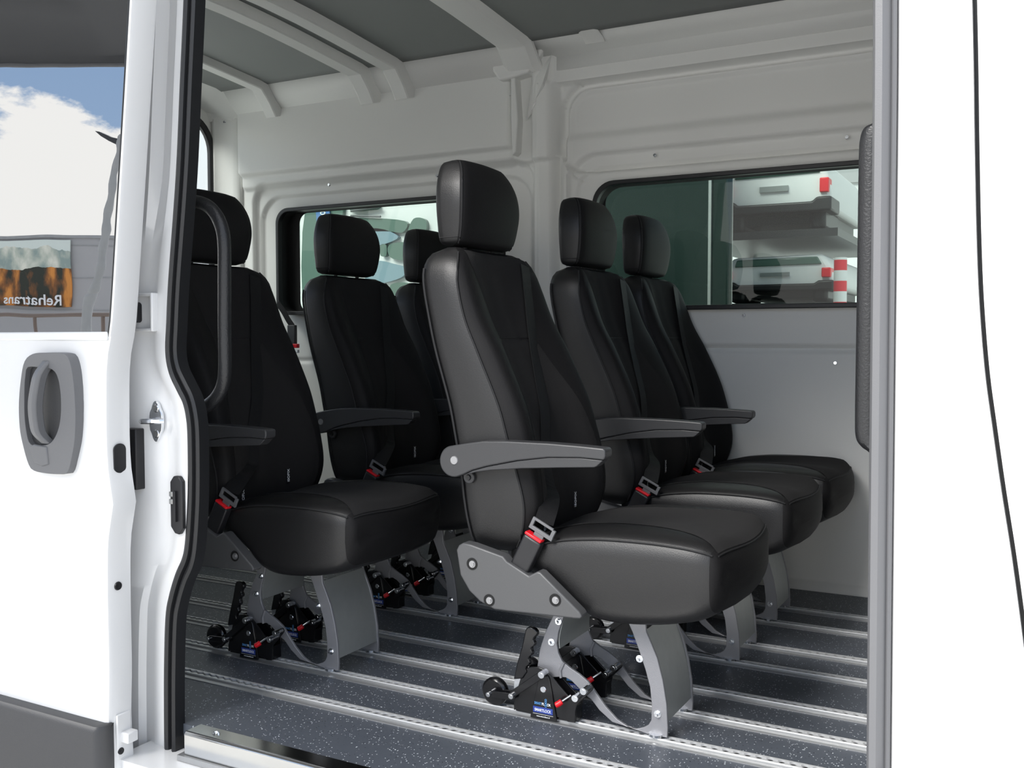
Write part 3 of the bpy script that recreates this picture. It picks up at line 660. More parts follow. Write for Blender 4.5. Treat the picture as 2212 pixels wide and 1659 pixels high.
        # lever with finger grips
        if yl < 2.2 or True:
            hp = [(-1.150, .092), (-1.140, .135), (-1.126, .180), (-1.1165, .222), (-1.112, .230), (-1.103, .233), (-1.089, .229), (-1.083, .223), (-1.083, .215), (-1.091, .207), (-1.094, .200), (-1.089, .193), (-1.091, .186), (-1.098, .182), (-1.100, .176), (-1.096, .169), (-1.098, .162), (-1.105, .157), (-1.107, .150), (-1.103, .143), (-1.106, .136), (-1.113, .131), (-1.115, .124), (-1.112, .116), (-1.118, .108), (-1.124, .098)]
            Hn = MB().prism(hp, y0-.004, y0+.010).build('lever_grip', 'gloss_black', Lk, SO, bev=.003, seg=3)
            MB().prism([(-1.152, .060), (-1.149, .095), (-1.126, .100), (-1.132, .060)], y0+.001, y0+.005).build('lever_shank', 'chrome', Lk, SO)
        q = MB(); q.tube([(-.990, y0-.004, .080), (-1.012, y0-.014, .063)], .0030, 10); q.build('release_pin', 'chrome', Lk, SO)
        q = MB(); q.tube(smooth_path([(-1.010, y0-.014, .064), (-1.016, y0-.019, .059), (-1.023, y0-.022, .055)], 3), .0074, 14); q.build('pin_knob', 'red', Lk, SO, bev=.002)
    return E
def fs_grid(nu, nv): return [(j*(nu+1)+i, j*(nu+1)+i+1, (j+1)*(nu+1)+i+1, (j+1)*(nu+1)+i) for j in range(nv) for i in range(nu)]
seat0 = make_seat()
# body offset along the van and across it, then where its legs stand
SEATS = [(0, 0, 0, 0, 'black seat nearest the open door, in full view with its armrest and side cover'),
         (-.016, .752, 0, .626, 'black middle seat of the front row, just behind the big nearest seat'),
         (-.004, 1.268, 0, 1.087, 'seat of the front row against the far wall below the large window'),
         (-.973, -.012, -.973, 0, 'rear row seat beside the left door post, half hidden by the grab handle'),
         (-.983, .700, -.965, .626, 'middle seat of the rear row, headrest in front of the small side window'),
         (-.983, 1.268, -.973, 1.087, 'rear row seat by the far wall, mostly hidden behind the nearest seat')]
for i, (dx, dy, lx, ly, lb) in enumerate(SEATS):
    s_ = seat0 if i == 0 else copy_tree(seat0)
    s_.location = SO+Vector((dx, dy, 0)); tag(s_, lb, 'seat', 'black passenger seats on the floor rails')
    for ch in s_.children:
        if ch.name.split('.')[0] in ('leg', 'front_panel', 'rear_panel', 'floor_lock'): ch.location = (lx-dx, ly-dy, 0)

# ------------------------------------------------------------------ left post of the door opening, rubber seals
def sweep_xz(path, sec, q):        # section points are (across, y)
    P = [Vector((p[0], 0, p[1])) for p in path]; rings = []
    for i, p in enumerate(P):
        t = (P[min(i+1, len(P)-1)]-P[max(i-1, 0)]).normalized(); n = Vector((-t.z, 0, t.x))
        rings.append([(p.x+n.x*a, y, p.z+n.z*a) for a, y in sec])
    return q.loft(rings)
SY = 1.68
lpx = [(430, -420), (414, -60), (413, 0), (405, 180), (396, 380), (380, 600), (375, 700), (373, 760), (380, 800), (396, 835), (409, 862), (417, 895), (421, 940), (422, 1040), (420, 1110), (415, 1180), (408, 1215), (393, 1250), (380, 1295), (373, 1340), (370, 1450), (370, 1560), (371, 1659), (371, 1740)]
lp = [Yp(*p, SY) for p in lpx]; lp = [(p.x, p.z) for p in smooth_path([(a, 0, b) for a, b in lp], 5)]
q = MB(); sweep_xz(lp, [(-.023, 1.70), (-.024, 1.682), (-.020, 1.675), (-.012, 1.671), (-.005, 1.674), (-.002, 1.683), (.002, 1.683), (.006, 1.674), (.013, 1.670), (.019, 1.675), (.020, 1.705), (-.010, 1.712)], q)
tag(q.build('door_seal', 'rubber', ang=40), 'black rubber seal curving down the left white door post', 'seal')
rpx = [(1913, -420), (1912, -60), (1911, 200), (1907, 600), (1903, 1000), (1899, 1400), (1896, 1740)]
rp = [Yp(*p, SY) for p in rpx]; rp = [(p.x, p.z) for p in smooth_path([(a, 0, b) for a, b in rp], 5)]
q = MB(); sweep_xz(rp, [(-.0175, 1.71), (-.018, 1.678), (-.013, 1.668), (-.002, 1.666), (.006, 1.672), (.010, 1.680), (.013, 1.676), (.018, 1.680), (.0185, 1.71)], q)
tag(q.build('door_seal', 'handle_grey', ang=40), 'straight rubber seal on the right white pillar, greyed as if lit', 'seal')  # rubber coloured lighter grey to paint in the light on it
# the post itself: a pressed white panel whose inner edge follows the seal
q = MB(); rings = []
for k in range(len(lp)):
    x, z = lp[k]
    rec = sst((z-1.12)/.25)*1.0        # upper trough
    rec2 = sst((.45-z)/.25)
    ys = [(x-.036, 1.735), (x-.012, 1.703), (x-.018, 1.690), (x-.034, 1.685), (x-.062+.012*rec, 1.684), (x-.072, 1.690+.020*rec), (x-.105, 1.690+.022*rec+.006*rec2), (x-.118, 1.682), (-2.02, 1.680), (-2.02, 1.76), (x-.05, 1.76)]
    rings.append([(a, b, z) for a, b in ys])
q.loft(rings).build('wall_left', 'white_paint', ang=40)['kind'] = 'structure'
# pillar on the right and the front door beyond its shut line
gap = [Yp(*p, 1.66) for p in [(2096, -420), (2103, -60), (2105, 0), (2108, 150), (2110, 300), (2114, 500), (2120, 650), (2132, 800), (2148, 920), (2168, 1060), (2190, 1200), (2213, 1370), (2260, 1740)]]
gap = [(p.x, p.z) for p in smooth_path([(a, 0, b) for a, b in gap], 4)]
q = MB(); rings = []
for x, z in gap:
    rx = interp([(p[1], p[0]) for p in sorted(rp, key=lambda p: p[1])], z)[0]
    rings.append([(rx-.016, 1.76, z), (rx-.016, 1.695, z), (rx+.018, 1.690, z), (rx+.026, 1.674, z), (rx+.050, 1.668, z), (rx+.056, 1.6645, z), (lerp(rx, x, .6), 1.662, z), (x-.007, 1.660, z), (x-.0035, 1.664, z), (x-.003, 1.70, z), (x-.003, 1.76, z)])
q.loft(rings).build('wall_right', 'white_paint', ang=35)['kind'] = 'structure'
q = MB(); rings = []
for x, z in gap: rings.append([(x+.0035, 1.72, z), (x+.0035, 1.664, z), (x+.007, 1.660, z), (x+.2, 1.655, z), (1.03, 1.64, z), (1.03, 1.74, z)])
q.loft(rings).build('door_1', 'white_paint', ang=35)['kind'] = 'structure'
q = MB(); sweep_xz(gap, [(-.004, 1.69), (.004, 1.69), (.004, 1.72), (-.004, 1.72)], q); q.build('trim_14', 'rubber')['kind'] = 'structure'
# steel step edge
E = empty('sill_profile', (-1.0, 1.67, 0), 'brushed steel step profile along the edge of the floor at the door opening', 'step')
q = MB(); q.prism([(1.648, -.046), (1.648, .004), (1.654, .010), (1.702, .010), (1.702, .0), (1.70, -.046)], -1.785, -.27, 'x'); q.build('steel_edge', 'steel', E, E.location, bev=.002)
q = MB(); q.box(-1.80, -.22, 1.640, 1.70, -.060, -.047); q.build('aluminium_strip', 'alu', E, E.location)
q = MB(); q.tube([(-1.708+.008*cos(a), 1.676+.006*sin(a), .0115) for a in [2*pi*k/12 for k in range(10)]], .002, 6); q.build('rivet', 'chrome', E, E.location)
MB().box(-1.95, -.15, 1.58, 1.70, -.6, -.062).build('trim_15', 'white_paint')['kind'] = 'structure'

# ------------------------------------------------------------------ small fittings on the left post
def at(px, py, y): a, b = Yp(px, py, y); return Vector((a, y, b))
E = empty('door_striker', at(340, 910, 1.685), 'zinc striker plate with a projecting loop on the left white door post', 'striker'); of = E.location
c_ = at(340, 910, 1.682)
MB().prism([(c_.x+.022*cos(a)*(1 if abs(sin(a)) < .5 else .8), c_.z+.050*sin(a)) for a in [2*pi*k/28 for k in range(28)]], 1.676, 1.684).build('plate', 'chrome', E, of, bev=.001)
MB().tube(smooth_path([(c_.x-.024, 1.672, c_.z), (c_.x-.020, 1.652, c_.z+.001), (c_.x+.020, 1.650, c_.z+.003), (c_.x+.036, 1.668, c_.z+.003)], 5), .0065, 10).build('loop', 'chrome', E, of)
for dz in (.032, -.030): MB().cyl((c_.x+.002, 1.677, c_.z+dz), (0, -1, 0), .011, .003, 20, .008).build('screw', 'steel', E, of)
c_ = at(298, 988, 1.675); 
tag(MB().box(c_.x-.03, c_.x+.016, 1.655, 1.685, c_.z-.078, c_.z+.072).build('rubber_block', 'black_plastic', bev=.003), 'black rubber buffer block on the left door post behind the sliding door edge', 'buffer')
E = empty('contact_plate', at(385, 1090, 1.68), 'black oval contact plate with two metal contacts on the left door post', 'contact plate'); of = E.location
c_ = at(383, 1090, 1.68)
MB().prism([(c_.x+a, c_.z+b) for a, b in ((-.018, .055), (-.006, .070), (.012, .070), (.022, .058), (.022, -.056), (.010, -.072), (-.004, -.070), (-.018, -.054))], 1.674, 1.688).build('plate', 'black_plastic', E, of, bev=.003)
for dz in (.026, .008): MB().box(c_.x-.016, c_.x-.004, 1.669, 1.676, c_.z+dz-.006, c_.z+dz+.006).build('contact', 'steel', E, of, bev=.001)
MB().box(c_.x-.003, c_.x+.006, 1.668, 1.676, c_.z-.040, c_.z+.034).build('rib', 'black_plastic', E, of)
c_ = at(318, 672, 1.68)
q = MB(); q.box(c_.x-.045, c_.x+.028, 1.672, 1.690, c_.z-.050, c_.z-.042); q.box(c_.x-.045, c_.x+.028, 1.672, 1.69, c_.z+.036, c_.z+.044); q.box(c_.x+.022, c_.x+.030, 1.668, 1.69, c_.z-.05, c_.z+.044)
q.build('trim_16', 'white_paint', bev=.003)['kind'] = 'structure'
tag(MB().prism(rrect(c_.x-.040, c_.x-.022, c_.z-.028, c_.z+.022, .008), 1.668, 1.684).build('plug', 'black_plastic', bev=.002), 'small upright black plug in the pocket high on the left door post', 'plug')

# ------------------------------------------------------------------ grab handles
E = empty('grab_handle', (-1.86, 1.80, 1.05), 'black looped grab handle on the left post in front of the rear seat', 'handle'); of = E.location
pp = [(375, 452), (400, 437), (430, 437), (455, 450), (474, 478), (484, 520), (485, 600), (485, 700), (486, 790), (482, 830), (468, 858), (445, 878), (415, 895), (385, 905)]
path = [at(px, py, 1.80) for px, py in pp]; path[0].y = 1.76; path[-1].y = 1.76
q = MB(); q.tube(smooth_path(path, 6), .0165, 18, up=(0, 1, 0)); q.build('grip', 'grain_plastic', E, of, ang=60)
q = MB(); q.box(-1.99, -1.93, 1.755, 1.785, 1.24, 1.34); q.box(-1.99, -1.90, 1.755, 1.785, .70, .79); q.build('mount', 'grain_plastic', E, of, bev=.01)
E = empty('grab_handle', (-.26, 1.80, 1.03), 'wide black textured grab handle behind the right pillar beside the large window', 'handle'); of = E.location
pl = [(1893, 240), (1885, 262), (1862, 275), (1852, 300), (1849, 350), (1846, 560), (1843, 760), (1841, 900), (1843, 945), (1855, 965), (1872, 978), (1885, 1000)]
ed = [at(px, py, 1.782) for px, py in pl]; ed = smooth_path(ed, 5); rings = []
for k, p in enumerate(ed):
    f = k/(len(ed)-1); rings.append([(p.x+.002, 1.800, p.z), (p.x+.004, 1.785, p.z), (p.x+.016, 1.775, p.z), (p.x+.030, 1.776, p.z), (p.x+.060, 1.785, p.z), (p.x+.060, 1.82, p.z), (p.x+.012, 1.822, p.z), (p.x+.002, 1.812, p.z)])
MB().loft(rings).build('grip', 'grain_plastic', E, of, ang=50)

# ------------------------------------------------------------------ sliding door, slid back along the outside
DY = 1.55
D = empty('sliding_door', (-2.6, DY, -.5), 'white sliding door pushed back on the left, with mirror-dark window and grey handle', 'door'); of = D.location
edge = [(-.62, -1.955), (-.10, -1.925), (.04, -1.930), (.15, -1.925), (.33, -1.925), (.45, -1.922), (.50, -1.915), (.565, -1.900), (.62, -1.912), (.70, -1.918), (.80, -1.917), (.875, -1.914), (.915, -1.908), (.955, -1.896), (.985, -1.889), (1.2, -1.863), (1.5, -1.828), (1.75, -1.800), (2.05, -1.765)]
def ex(z): return interp(edge, z)[0]
GX = lambda z: ex(z)-.008            # glass border line
zs = [lerp(-.62, .955, k/40) for k in range(41)]; zu = [lerp(.955, 2.05, k/30) for k in range(31)]
q = MB(); rings = []
for z in zs: 
    b = .012*sst((z-.2)/.5)*sst((.955-z)/.3)
    x = ex(z); rings.append([(-3.35, DY, z), (-2.6, DY-b, z), (x-.09, DY-b*.8, z), (x-.012, DY+.001, z), (x-.003, DY+.005, z), (x, DY+.014, z), (x+.004, DY+.060, z), (x+.003, DY+.066, z), (-3.35, DY+.066, z)])
BODY = q.loft(rings).build('door_panel', 'white_paint', D, of, ang=35)
q = MB(); rings = []
for z in zu:
    x = ex(z); rings.append([(x-.0085, DY+.002, z), (x-.003, DY+.003, z), (x, DY+.012, z), (x+.004, DY+.060, z), (x+.003, DY+.066, z), (x-.05, DY+.066, z), (x-.05, DY+.03, z), (x-.0085, DY+.03, z)])
q.loft(rings).build('window_post', 'white_paint', D, of, ang=35)
gz = [z for z in zu if z <= 2.03]
vs = []; 
for z in gz: vs += [(-3.3, DY+.004, z), (GX(z)-.006, DY+.004, z), (GX(z)-.006, DY+.010, z), (-3.3, DY+.010, z)]
n = len(gz); MB().add(vs, [(a*4+k, a*4+(k+1) % 4, a*4+4+(k+1) % 4, a*4+4+k) for a in range(n-1) for k in range(4)]+[(0,1,2,3), (n*4-1, n*4-2, n*4-3, n*4-4)]).build('window_pane', 'privacy_glass', D, of, ang=60)
q = MB(); q.tube([(GX(z)-.003, DY+.004, z) for z in zu], .0035, 8); q.build('pane_seal', 'rubber', D, of)
q = MB(); q.box(-3.3, GX(.96)-.002, DY-.004, DY+.02, .945, .966); q.build('window_sill', 'white_paint', D, of, bev=.004)
# outside handle
def hp_(l): return [(a, b) for a, b in [Yp(px, py, DY-.012) for px, py in l]]
def even(poly, n):
    P = [Vector((a, b, 0)) for a, b in poly]; P.append(P[0]); L = [0]
    for i in range(1, len(P)): L.append(L[-1]+(P[i]-P[i-1]).length)
    out = []
    for k in range(n):
        s = L[-1]*k/n
        for i in range(1, len(P)):
            if s <= L[i]: t = (s-L[i-1])/(L[i]-L[i-1]); p = P[i-1].lerp(P[i], t); out.append((p.x, p.y)); break
    return out
def csm(poly, n=5):
    m_ = len(poly); out = []
    for i in range(m_):
        p0, p1, p2, p3 = [Vector((*poly[(i+k) % m_], 0)) for k in (-1, 0, 1, 2)]
        for k in range(n):
            t = k/n; v = .5*((2*p1)+(-p0+p2)*t+(2*p0-5*p1+4*p2-p3)*t*t+(-p0+3*p1-3*p2+p3)*t**3); out.append((v.x, v.y))
    return out
z0 = lambda l: [(x/3.607, 720+y/3.607) for x, y in l]
outer = csm(hp_(z0([(300, 160), (400, 150), (520, 152), (575, 185), (610, 320), (630, 560), (628, 800), (600, 980), (570, 1080), (520, 1092), (400, 1085), (300, 1060), (262, 1000), (225, 870), (200, 740), (192, 560), (205, 380), (235, 220)])))
inner = csm(hp_(z0([(260, 265), (340, 262), (440, 275), (490, 330), (515, 450), (520, 600), (505, 720), (470, 810), (420, 860), (330, 870), (275, 850), (250, 760), (236, 620), (236, 430), (243, 330)])))
N_ = 72; o_ = even(outer, N_); i_ = even(inner, N_)
# start both loops at the top
def rot(l): 
    k = max(range(len(l)), key=lambda j: l[j][1]-.3*abs(l[j][0]+2.09)); return l[k:]+l[:k]
o_ = rot(o_); i_ = rot(i_)
HB = MB().ring(o_, i_, DY-.028, DY+.004).build('handle_surround', 'handle_grey', D, of, bev=.004, seg=3)
MB().prism(i_, DY-.0150, DY+.003).build('handle_recess', 'plastic', HB, of)
gp = [Yp(px, py, DY-.03) for px, py in z0([(350, 215), (330, 320), (318, 450), (312, 560), (315, 680), (322, 780), (345, 860)])]
q = MB(); gpth = smooth_path([(gp[0][0], DY-.026, gp[0][1]), (gp[1][0], DY-.044, gp[1][1]), (gp[2][0], DY-.050, gp[2][1]), (gp[3][0], DY-.052, gp[3][1]), (gp[4][0], DY-.050, gp[4][1]), (gp[5][0], DY-.044, gp[5][1]), (gp[6][0], DY-.026, gp[6][1])], 4)
rings = []
for p in gpth: rings.append([(p.x-.014, p.y+.004, p.z), (p.x-.010, p.y-.004, p.z), (p.x+.008, p.y-.006, p.z), (p.x+.014, p.y, p.z), (p.x+.015, p.y+.020, p.z), (p.x-.012, p.y+.020, p.z)])
q.loft(rings).build('handle_grip', 'handle_grey', HB, of, bev=.002)
lt = [Yp(px, py, DY-.022) for px, py in z0([(250, 890), (285, 862), (385, 880), (400, 1020), (350, 1035), (290, 1010)])]
MB().prism(lt, DY-.031, DY-.022).build('lock_cover', 'handle_grey', HB, of, bev=.003)
# things on the leading edge of the door
def edge_pt(z, dy): return (ex(z)+.004*dy/.06, DY+dy, z)
for nm, z, r, mm in (('bolt', .361, .0105, 'black_plastic'), ('bolt', .033, .009, 'black_plastic'), ('bolt', -.040, .009, 'black_plastic')):
    p = edge_pt(z, .030); q = MB(); q.cyl(p, (1, 0, 0), r, .003, 18, r*.9); q.cyl((p[0]+.003, p[1], p[2]), (1, 0, 0), r*.4, .001, 8); q.build(nm, mm, D, of)
z = .667; x = ex(z)+.002
MB().prism([(DY+.034+.017*cos(a)*1.0, z+(.020 if sin(a) >= 0 else -.020)+.015*sin(a)) for a in [2*pi*k/28 for k in range(28)]], x, x+.0035, 'x').build('oval_plug', 'black_plastic', D, of)
q = MB(); z = 0.0; q.box(ex(0), ex(0)+.006, DY+.020, DY+.062, -.060, .050); q.box(ex(0), ex(0)+.030, DY+.030, DY+.062, -.020, .006); q.build('guide_bracket', 'white_paint', D, of, bev=.004)
# dark cladding along the foot of the door
q = MB(); rings = []
for x, t in ((-3.35, 0), (-1.945, 0), (-1.930, .3), (-1.922, 1)):
    yy = DY-.034+.030*t; rings.append([(x, yy+.008, .034), (x, yy, .022), (x, yy, -.55), (x, DY+.01, -.55), (x, DY+.01, .036), (x, yy+.016, .036)])
q.loft(rings).build('cladding', 'plastic', D, of, ang=40)

# ------------------------------------------------------------------ far wall fittings
def stud(px, py, y, label, group='bright rivets in the grey lining'):
    a, b = Yp(px, py, y); q = MB(); q.cyl((a, y+.004, b), (0, -1, 0), .008, .005, 16, .006); q.cyl((a, y-.001, b), (0, -1, 0), .004, .001, 6)
    return tag(q.build('rivet', 'chrome'), label, 'rivet', group)
for px, py, y, lb in ((1188, 187, 3.70, 'small bright rivet at the top of the pillar between the wall panels'), (1414, 335, 3.745, 'small bright rivet above the large window, left one of the two'), (1829, 296, 3.745, 'small bright rivet above the right end of the large window'),
                      (1606, 681, 3.757, 'small bright rivet just below the large window'), (1804, 784, 3.757, 'small bright rivet below the groove beside the right grab handle'), (710, 399, 3.745, 'small bright rivet above the small window at its left half'),
                      (943, 379, 3.745, 'small bright rivet above the small window, left of the big headrest'), (484, 263, 3.66, 'small bright rivet at the top of the rear corner post')): stud(px, py, y, lb)
E = empty('wall_seat_belt', at(628, 700, 3.70), 'black belt end with bracket and red and white buckle tab hanging below the small window', 'seat belt'); of = E.location
pth = [at(600, 655, 3.70), at(612, 672, 3.70), at(622, 690, 3.70), at(632, 705, 3.70)]
MB().tube(smooth_path(pth, 4), .016, 10, up=(0, 1, 0), flat=.3).build('webbing', 'webbing', E, of)
a = at(632, 722, 3.70); MB().box(a.x-.026, a.x+.022, 3.69, 3.71, a.z-.05, a.z+.045).build('bracket', 'plastic', E, of, bev=.004)
a = at(640, 748, 3.70); MB().box(a.x-.022, a.x+.022, 3.68, 3.70, a.z-.008, a.z+.012).build('red_tab', 'red', E, of, bev=.003)
a = at(644, 757, 3.70); MB().box(a.x-.018, a.x+.014, 3.68, 3.695, a.z-.012, a.z+.004).build('white_tab', 'white_ink', E, of, bev=.003)

# ------------------------------------------------------------------ outside
GZ = -.62
g = MB(); g.box(-60, 60, -60, 60, GZ-.1, GZ).build('ground', 'asphalt')['kind'] = 'structure'
def mirror_pt(px, py, y):      # real place of something seen mirrored in the door window
    a, b = Yp(px, py, 2*(DY+.004)-y); return Vector((a, y, b))
def mirror_deep(px, py, d):    # the same at a distance d along the view
    v = CAM+(FW+RT*((px-CX)/F)-UP*((py-CY)/F))*d; return Vector((v.x, 2*(DY+.004)-v.y, v.z))
RM = Vector((RT.x, -RT.y, 0)); FM = Vector((FW.x, -FW.y, 0)).normalized(); UZ = Vector((0, 0, 1))
def mbox(q, p, wx, d, h):      # box from corner p: width along RM, depth along FM, height
    vs = [p+RM*a+FM*b+UZ*c for a in (0, wx) for b in (0, d) for c in (0, h)]
    q.add(vs, [(0,1,3,2), (4,6,7,5), (0,4,5,1), (2,3,7,6), (0,2,6,4), (1,5,7,3)])
cA = mirror_deep(-160, 136, 6.2)
E = empty('canopy', (cA.x, cA.y, GZ), 'dark grey fabric canopy mirrored along the top of the sliding door window', 'canopy'); of = E.location
q = MB(); rings = []
for k in range(21):
    u = 3.6*k/20; sag = .03*sin(u*2.2); rings.append([cA+RM*u+FM*b+UZ*c for b, c in ((0, .0+sag*.2), (-.02, .04), (-.5, .10+sag*1.5), (-1.0, .10+sag), (-1.04, .16), (-1.8, .28), (-2.6, .34), (-2.6, .40), (0, .09))])
q.loft(rings).build('canopy_cloth', 'canopy_cloth', E, of, ang=50)
q = MB(); q.tube([cA+UZ*.0+FM*.03, cA+RM*3.6+FM*.03], .018, 10); q.build('canopy_beam', 'handle_grey', E, of)
q = MB(); mbox(q, Vector((cA.x, cA.y, GZ)), .06, .06, cA.z-GZ); q.build('post', 'plastic', E, of)
BD = 23.0
b0 = mirror_deep(153, 520, BD); b1 = mirror_deep(153, 662, BD); wl = mirror_deep(-260, 516, BD+.1)
E = empty('warehouse', (wl.x, wl.y, GZ), 'low grey warehouse mirrored in the sliding door window', 'building'); of = E.location
q = MB(); mbox(q, Vector((wl.x, wl.y, GZ)), 7.5, 5, wl.z-GZ); q.build('wall', 'grey_wall', E, of)
q = MB(); mbox(q, wl-FM*.05, 7.5, 5, .07); q.build('parapet', 'sleeve_grey', E, of)
q = MB()
for k in range(6): mbox(q, Vector((wl.x, wl.y, GZ+.75*k))-FM*.015, 7.5, .02, .02)
q.build('sheet_joints', 'sleeve_grey', E, of)
bl_ = mirror_deep(-200, 520, BD)
E = empty('banner', bl_, 'printed banner of mountains and orange autumn forest on the mirrored warehouse wall', 'banner'); of = E.location
q = MB(); mbox(q, Vector((bl_.x, bl_.y, b1.z)), (b0-bl_).dot(RM), .04, b0.z-b1.z); q.build('printed_sheet', 'mountain_print', E, of)
tx = mirror_deep(131, 658, BD-.03)
text_mesh('banner_text', 'Rehatrans', .335, 'white_ink', tx, -RM, (0, 0, 1), E, of, align='LEFT', ext=.004, xs=1.0)
E = empty('railing', (-18, -8, GZ), 'brown tube railing mirrored at the foot of the sliding door window', 'railing'); of = E.location
q = MB(); q.tube([(-26, -8, 1.36), (-6, -8, 1.36)], .035, 10); q.build('rail', 'brown_rail', E, of)
for k in range(12): MB().tube([(-24+1.7*k, -8, GZ), (-24+1.7*k, -8, 1.36)], .03, 8).build('post', 'brown_rail', E, of)
E = empty('flag_mast', (-7.2, -3.3, GZ), 'grey sleeved mast with a scrap of black flag mirrored in the sliding door window', 'mast'); of = E.location
path = [mirror_pt(178, 745, -3.3), mirror_pt(190, 690, -3.3), mirror_pt(206, 625, -3.3), mirror_pt(222, 545, -3.3), mirror_pt(232, 480, -3.3), mirror_pt(244, 400, -3.3), mirror_pt(256, 320, -3.3), mirror_pt(262, 290, -3.3)]
path[0].z = GZ
sp = smooth_path(path, 8); rings = []
for i, p in enumerate(sp):
    r = .052*(1-.45*i/len(sp))*(1+.12*sin(i*1.3)); rings.append([(p.x+r*cos(2*pi*k/14)+.01*sin(i*.7), p.y+r*sin(2*pi*k/14), p.z) for k in range(14)])
MB().loft(rings).build('mast', 'sleeve_grey', E, of, ang=50)
fp = [mirror_pt(*p, -3.3) for p in ((206, 283), (214, 284), (240, 296), (258, 299), (262, 312), (252, 312), (234, 304), (218, 294))]
MB().prism([(p.x, p.z) for p in fp], -3.32, -3.29).build('flag', 'black_plastic', E, of)
# a parked white van beyond the small window
NY = 5.1
E = empty('parked_van', (-5.2, NY, GZ), 'white van parked beyond the small side window, with green-tinted windows', 'van'); of = E.location
def far(px, py, y=NY): return Yp(px, py, y)
xa = far(560, 500)[0]; xb = far(945+10, 500)[0]
q = MB(); q.box(xa-.12, xb+.25, NY, NY+1.9, GZ+.3, 2.45); q.build('body', 'light_wall', E, of, bev=.06)
for poly in (((662, 450), (735, 448), (742, 470), (735, 700), (662, 700)), ((755, 445), (815, 440), (812, 452), (765, 456)), ((765, 474), (795, 471), (877, 478), (872, 502), (840, 500), (780, 498)),
             ((895, 473), (920, 475), (922, 500), (905, 520), (885, 515), (880, 508)), ((842, 530), (878, 524), (882, 545), (876, 562), (845, 556)), ((824, 530), (836, 530), (836, 552), (824, 552)), ((846, 615), (884, 612), (886, 640), (870, 650), (850, 640))):
    pts_ = csm([far(*p, NY-.02) for p in poly], 4); MB().prism(pts_, NY-.03, NY+.01).build('window', 'pale_green_glass', E, of)
mat('blue_reflection', (.22, .32, .38), .3)
for poly in (((800, 495), (835, 497), (862, 512), (840, 525), (812, 530), (795, 520)), ((815, 565), (850, 570), (880, 580), (868, 600), (820, 612), (790, 600))):
    pts_ = csm([far(*p, NY-.02) for p in poly], 4); MB().prism(pts_, NY-.03, NY+.01).build('panel', 'blue_reflection', E, of)  # blue patches painting distorted reflections on the van
for a_, b_ in (((758, 456), (820, 446)), ((758, 466), (822, 468))):
    p1 = far(*a_, NY-.04); p2 = far(*b_, NY-.04); MB().tube([(p1[0], NY-.04, p1[1]), (p2[0], NY-.04, p2[1])], .008, 6).build('wiper', 'handle_grey', E, of)
mat('sticker_blue', (.08, .19, .42), .5)
sp_ = [far(*p, NY-.04) for p in ((683, 455), (712, 453), (715, 480), (685, 482))]
St = MB().prism(sp_, NY-.045, NY-.035).build('sticker', 'sticker_blue', E, of)
q = MB()
for (cx, cy) in ((697, 460), (697, 474)):
    a_ = far(cx, cy, NY-.05); q.ring([(a_[0]+.022*cos(t), a_[1]+.012*sin(t)) for t in [2*pi*k/16 for k in range(16)]], [(a_[0]+.014*cos(t), a_[1]+.006*sin(t)) for t in [2*pi*k/16 for k in range(16)]], NY-.05, NY-.046)
a_ = far(706, 466, NY-.05); q.prism([(a_[0]-.030, a_[1]), (a_[0]+.02, a_[1]+.014), (a_[0]+.02, a_[1]-.014)], NY-.05, NY-.046)
q.build('symbol', 'white_ink', St, of)
# made-up dark vehicle, standing in for the neighbouring van's reflecting side
E = empty('standin_dark_van', (-2.2, NY, GZ), 'made-up dark green vehicle standing in for the neighbouring van side beyond the large window', 'bus'); of = E.location
x0_, x1_ = xb+.27, far(1596, 500)[0]
q = MB(); q.add([(x, y, z) for z in (GZ+.25, 2.75) for x, y in ((x0_, NY-.1), (x1_, NY-.1), (x1_-.9, NY+2.3), (x0_+.02, NY+2.3))], [(0,1,2,3), (4,5,6,7), (0,1,5,4), (1,2,6,5), (2,3,7,6), (3,0,4,7)]); q.build('body', 'deep_green_paint', E, of, bev=.04)
MB().box(x1_-.13, x1_-.115, NY-.115, NY-.10, GZ+.5, 2.6).build('body_seam', 'sheet', E, of)
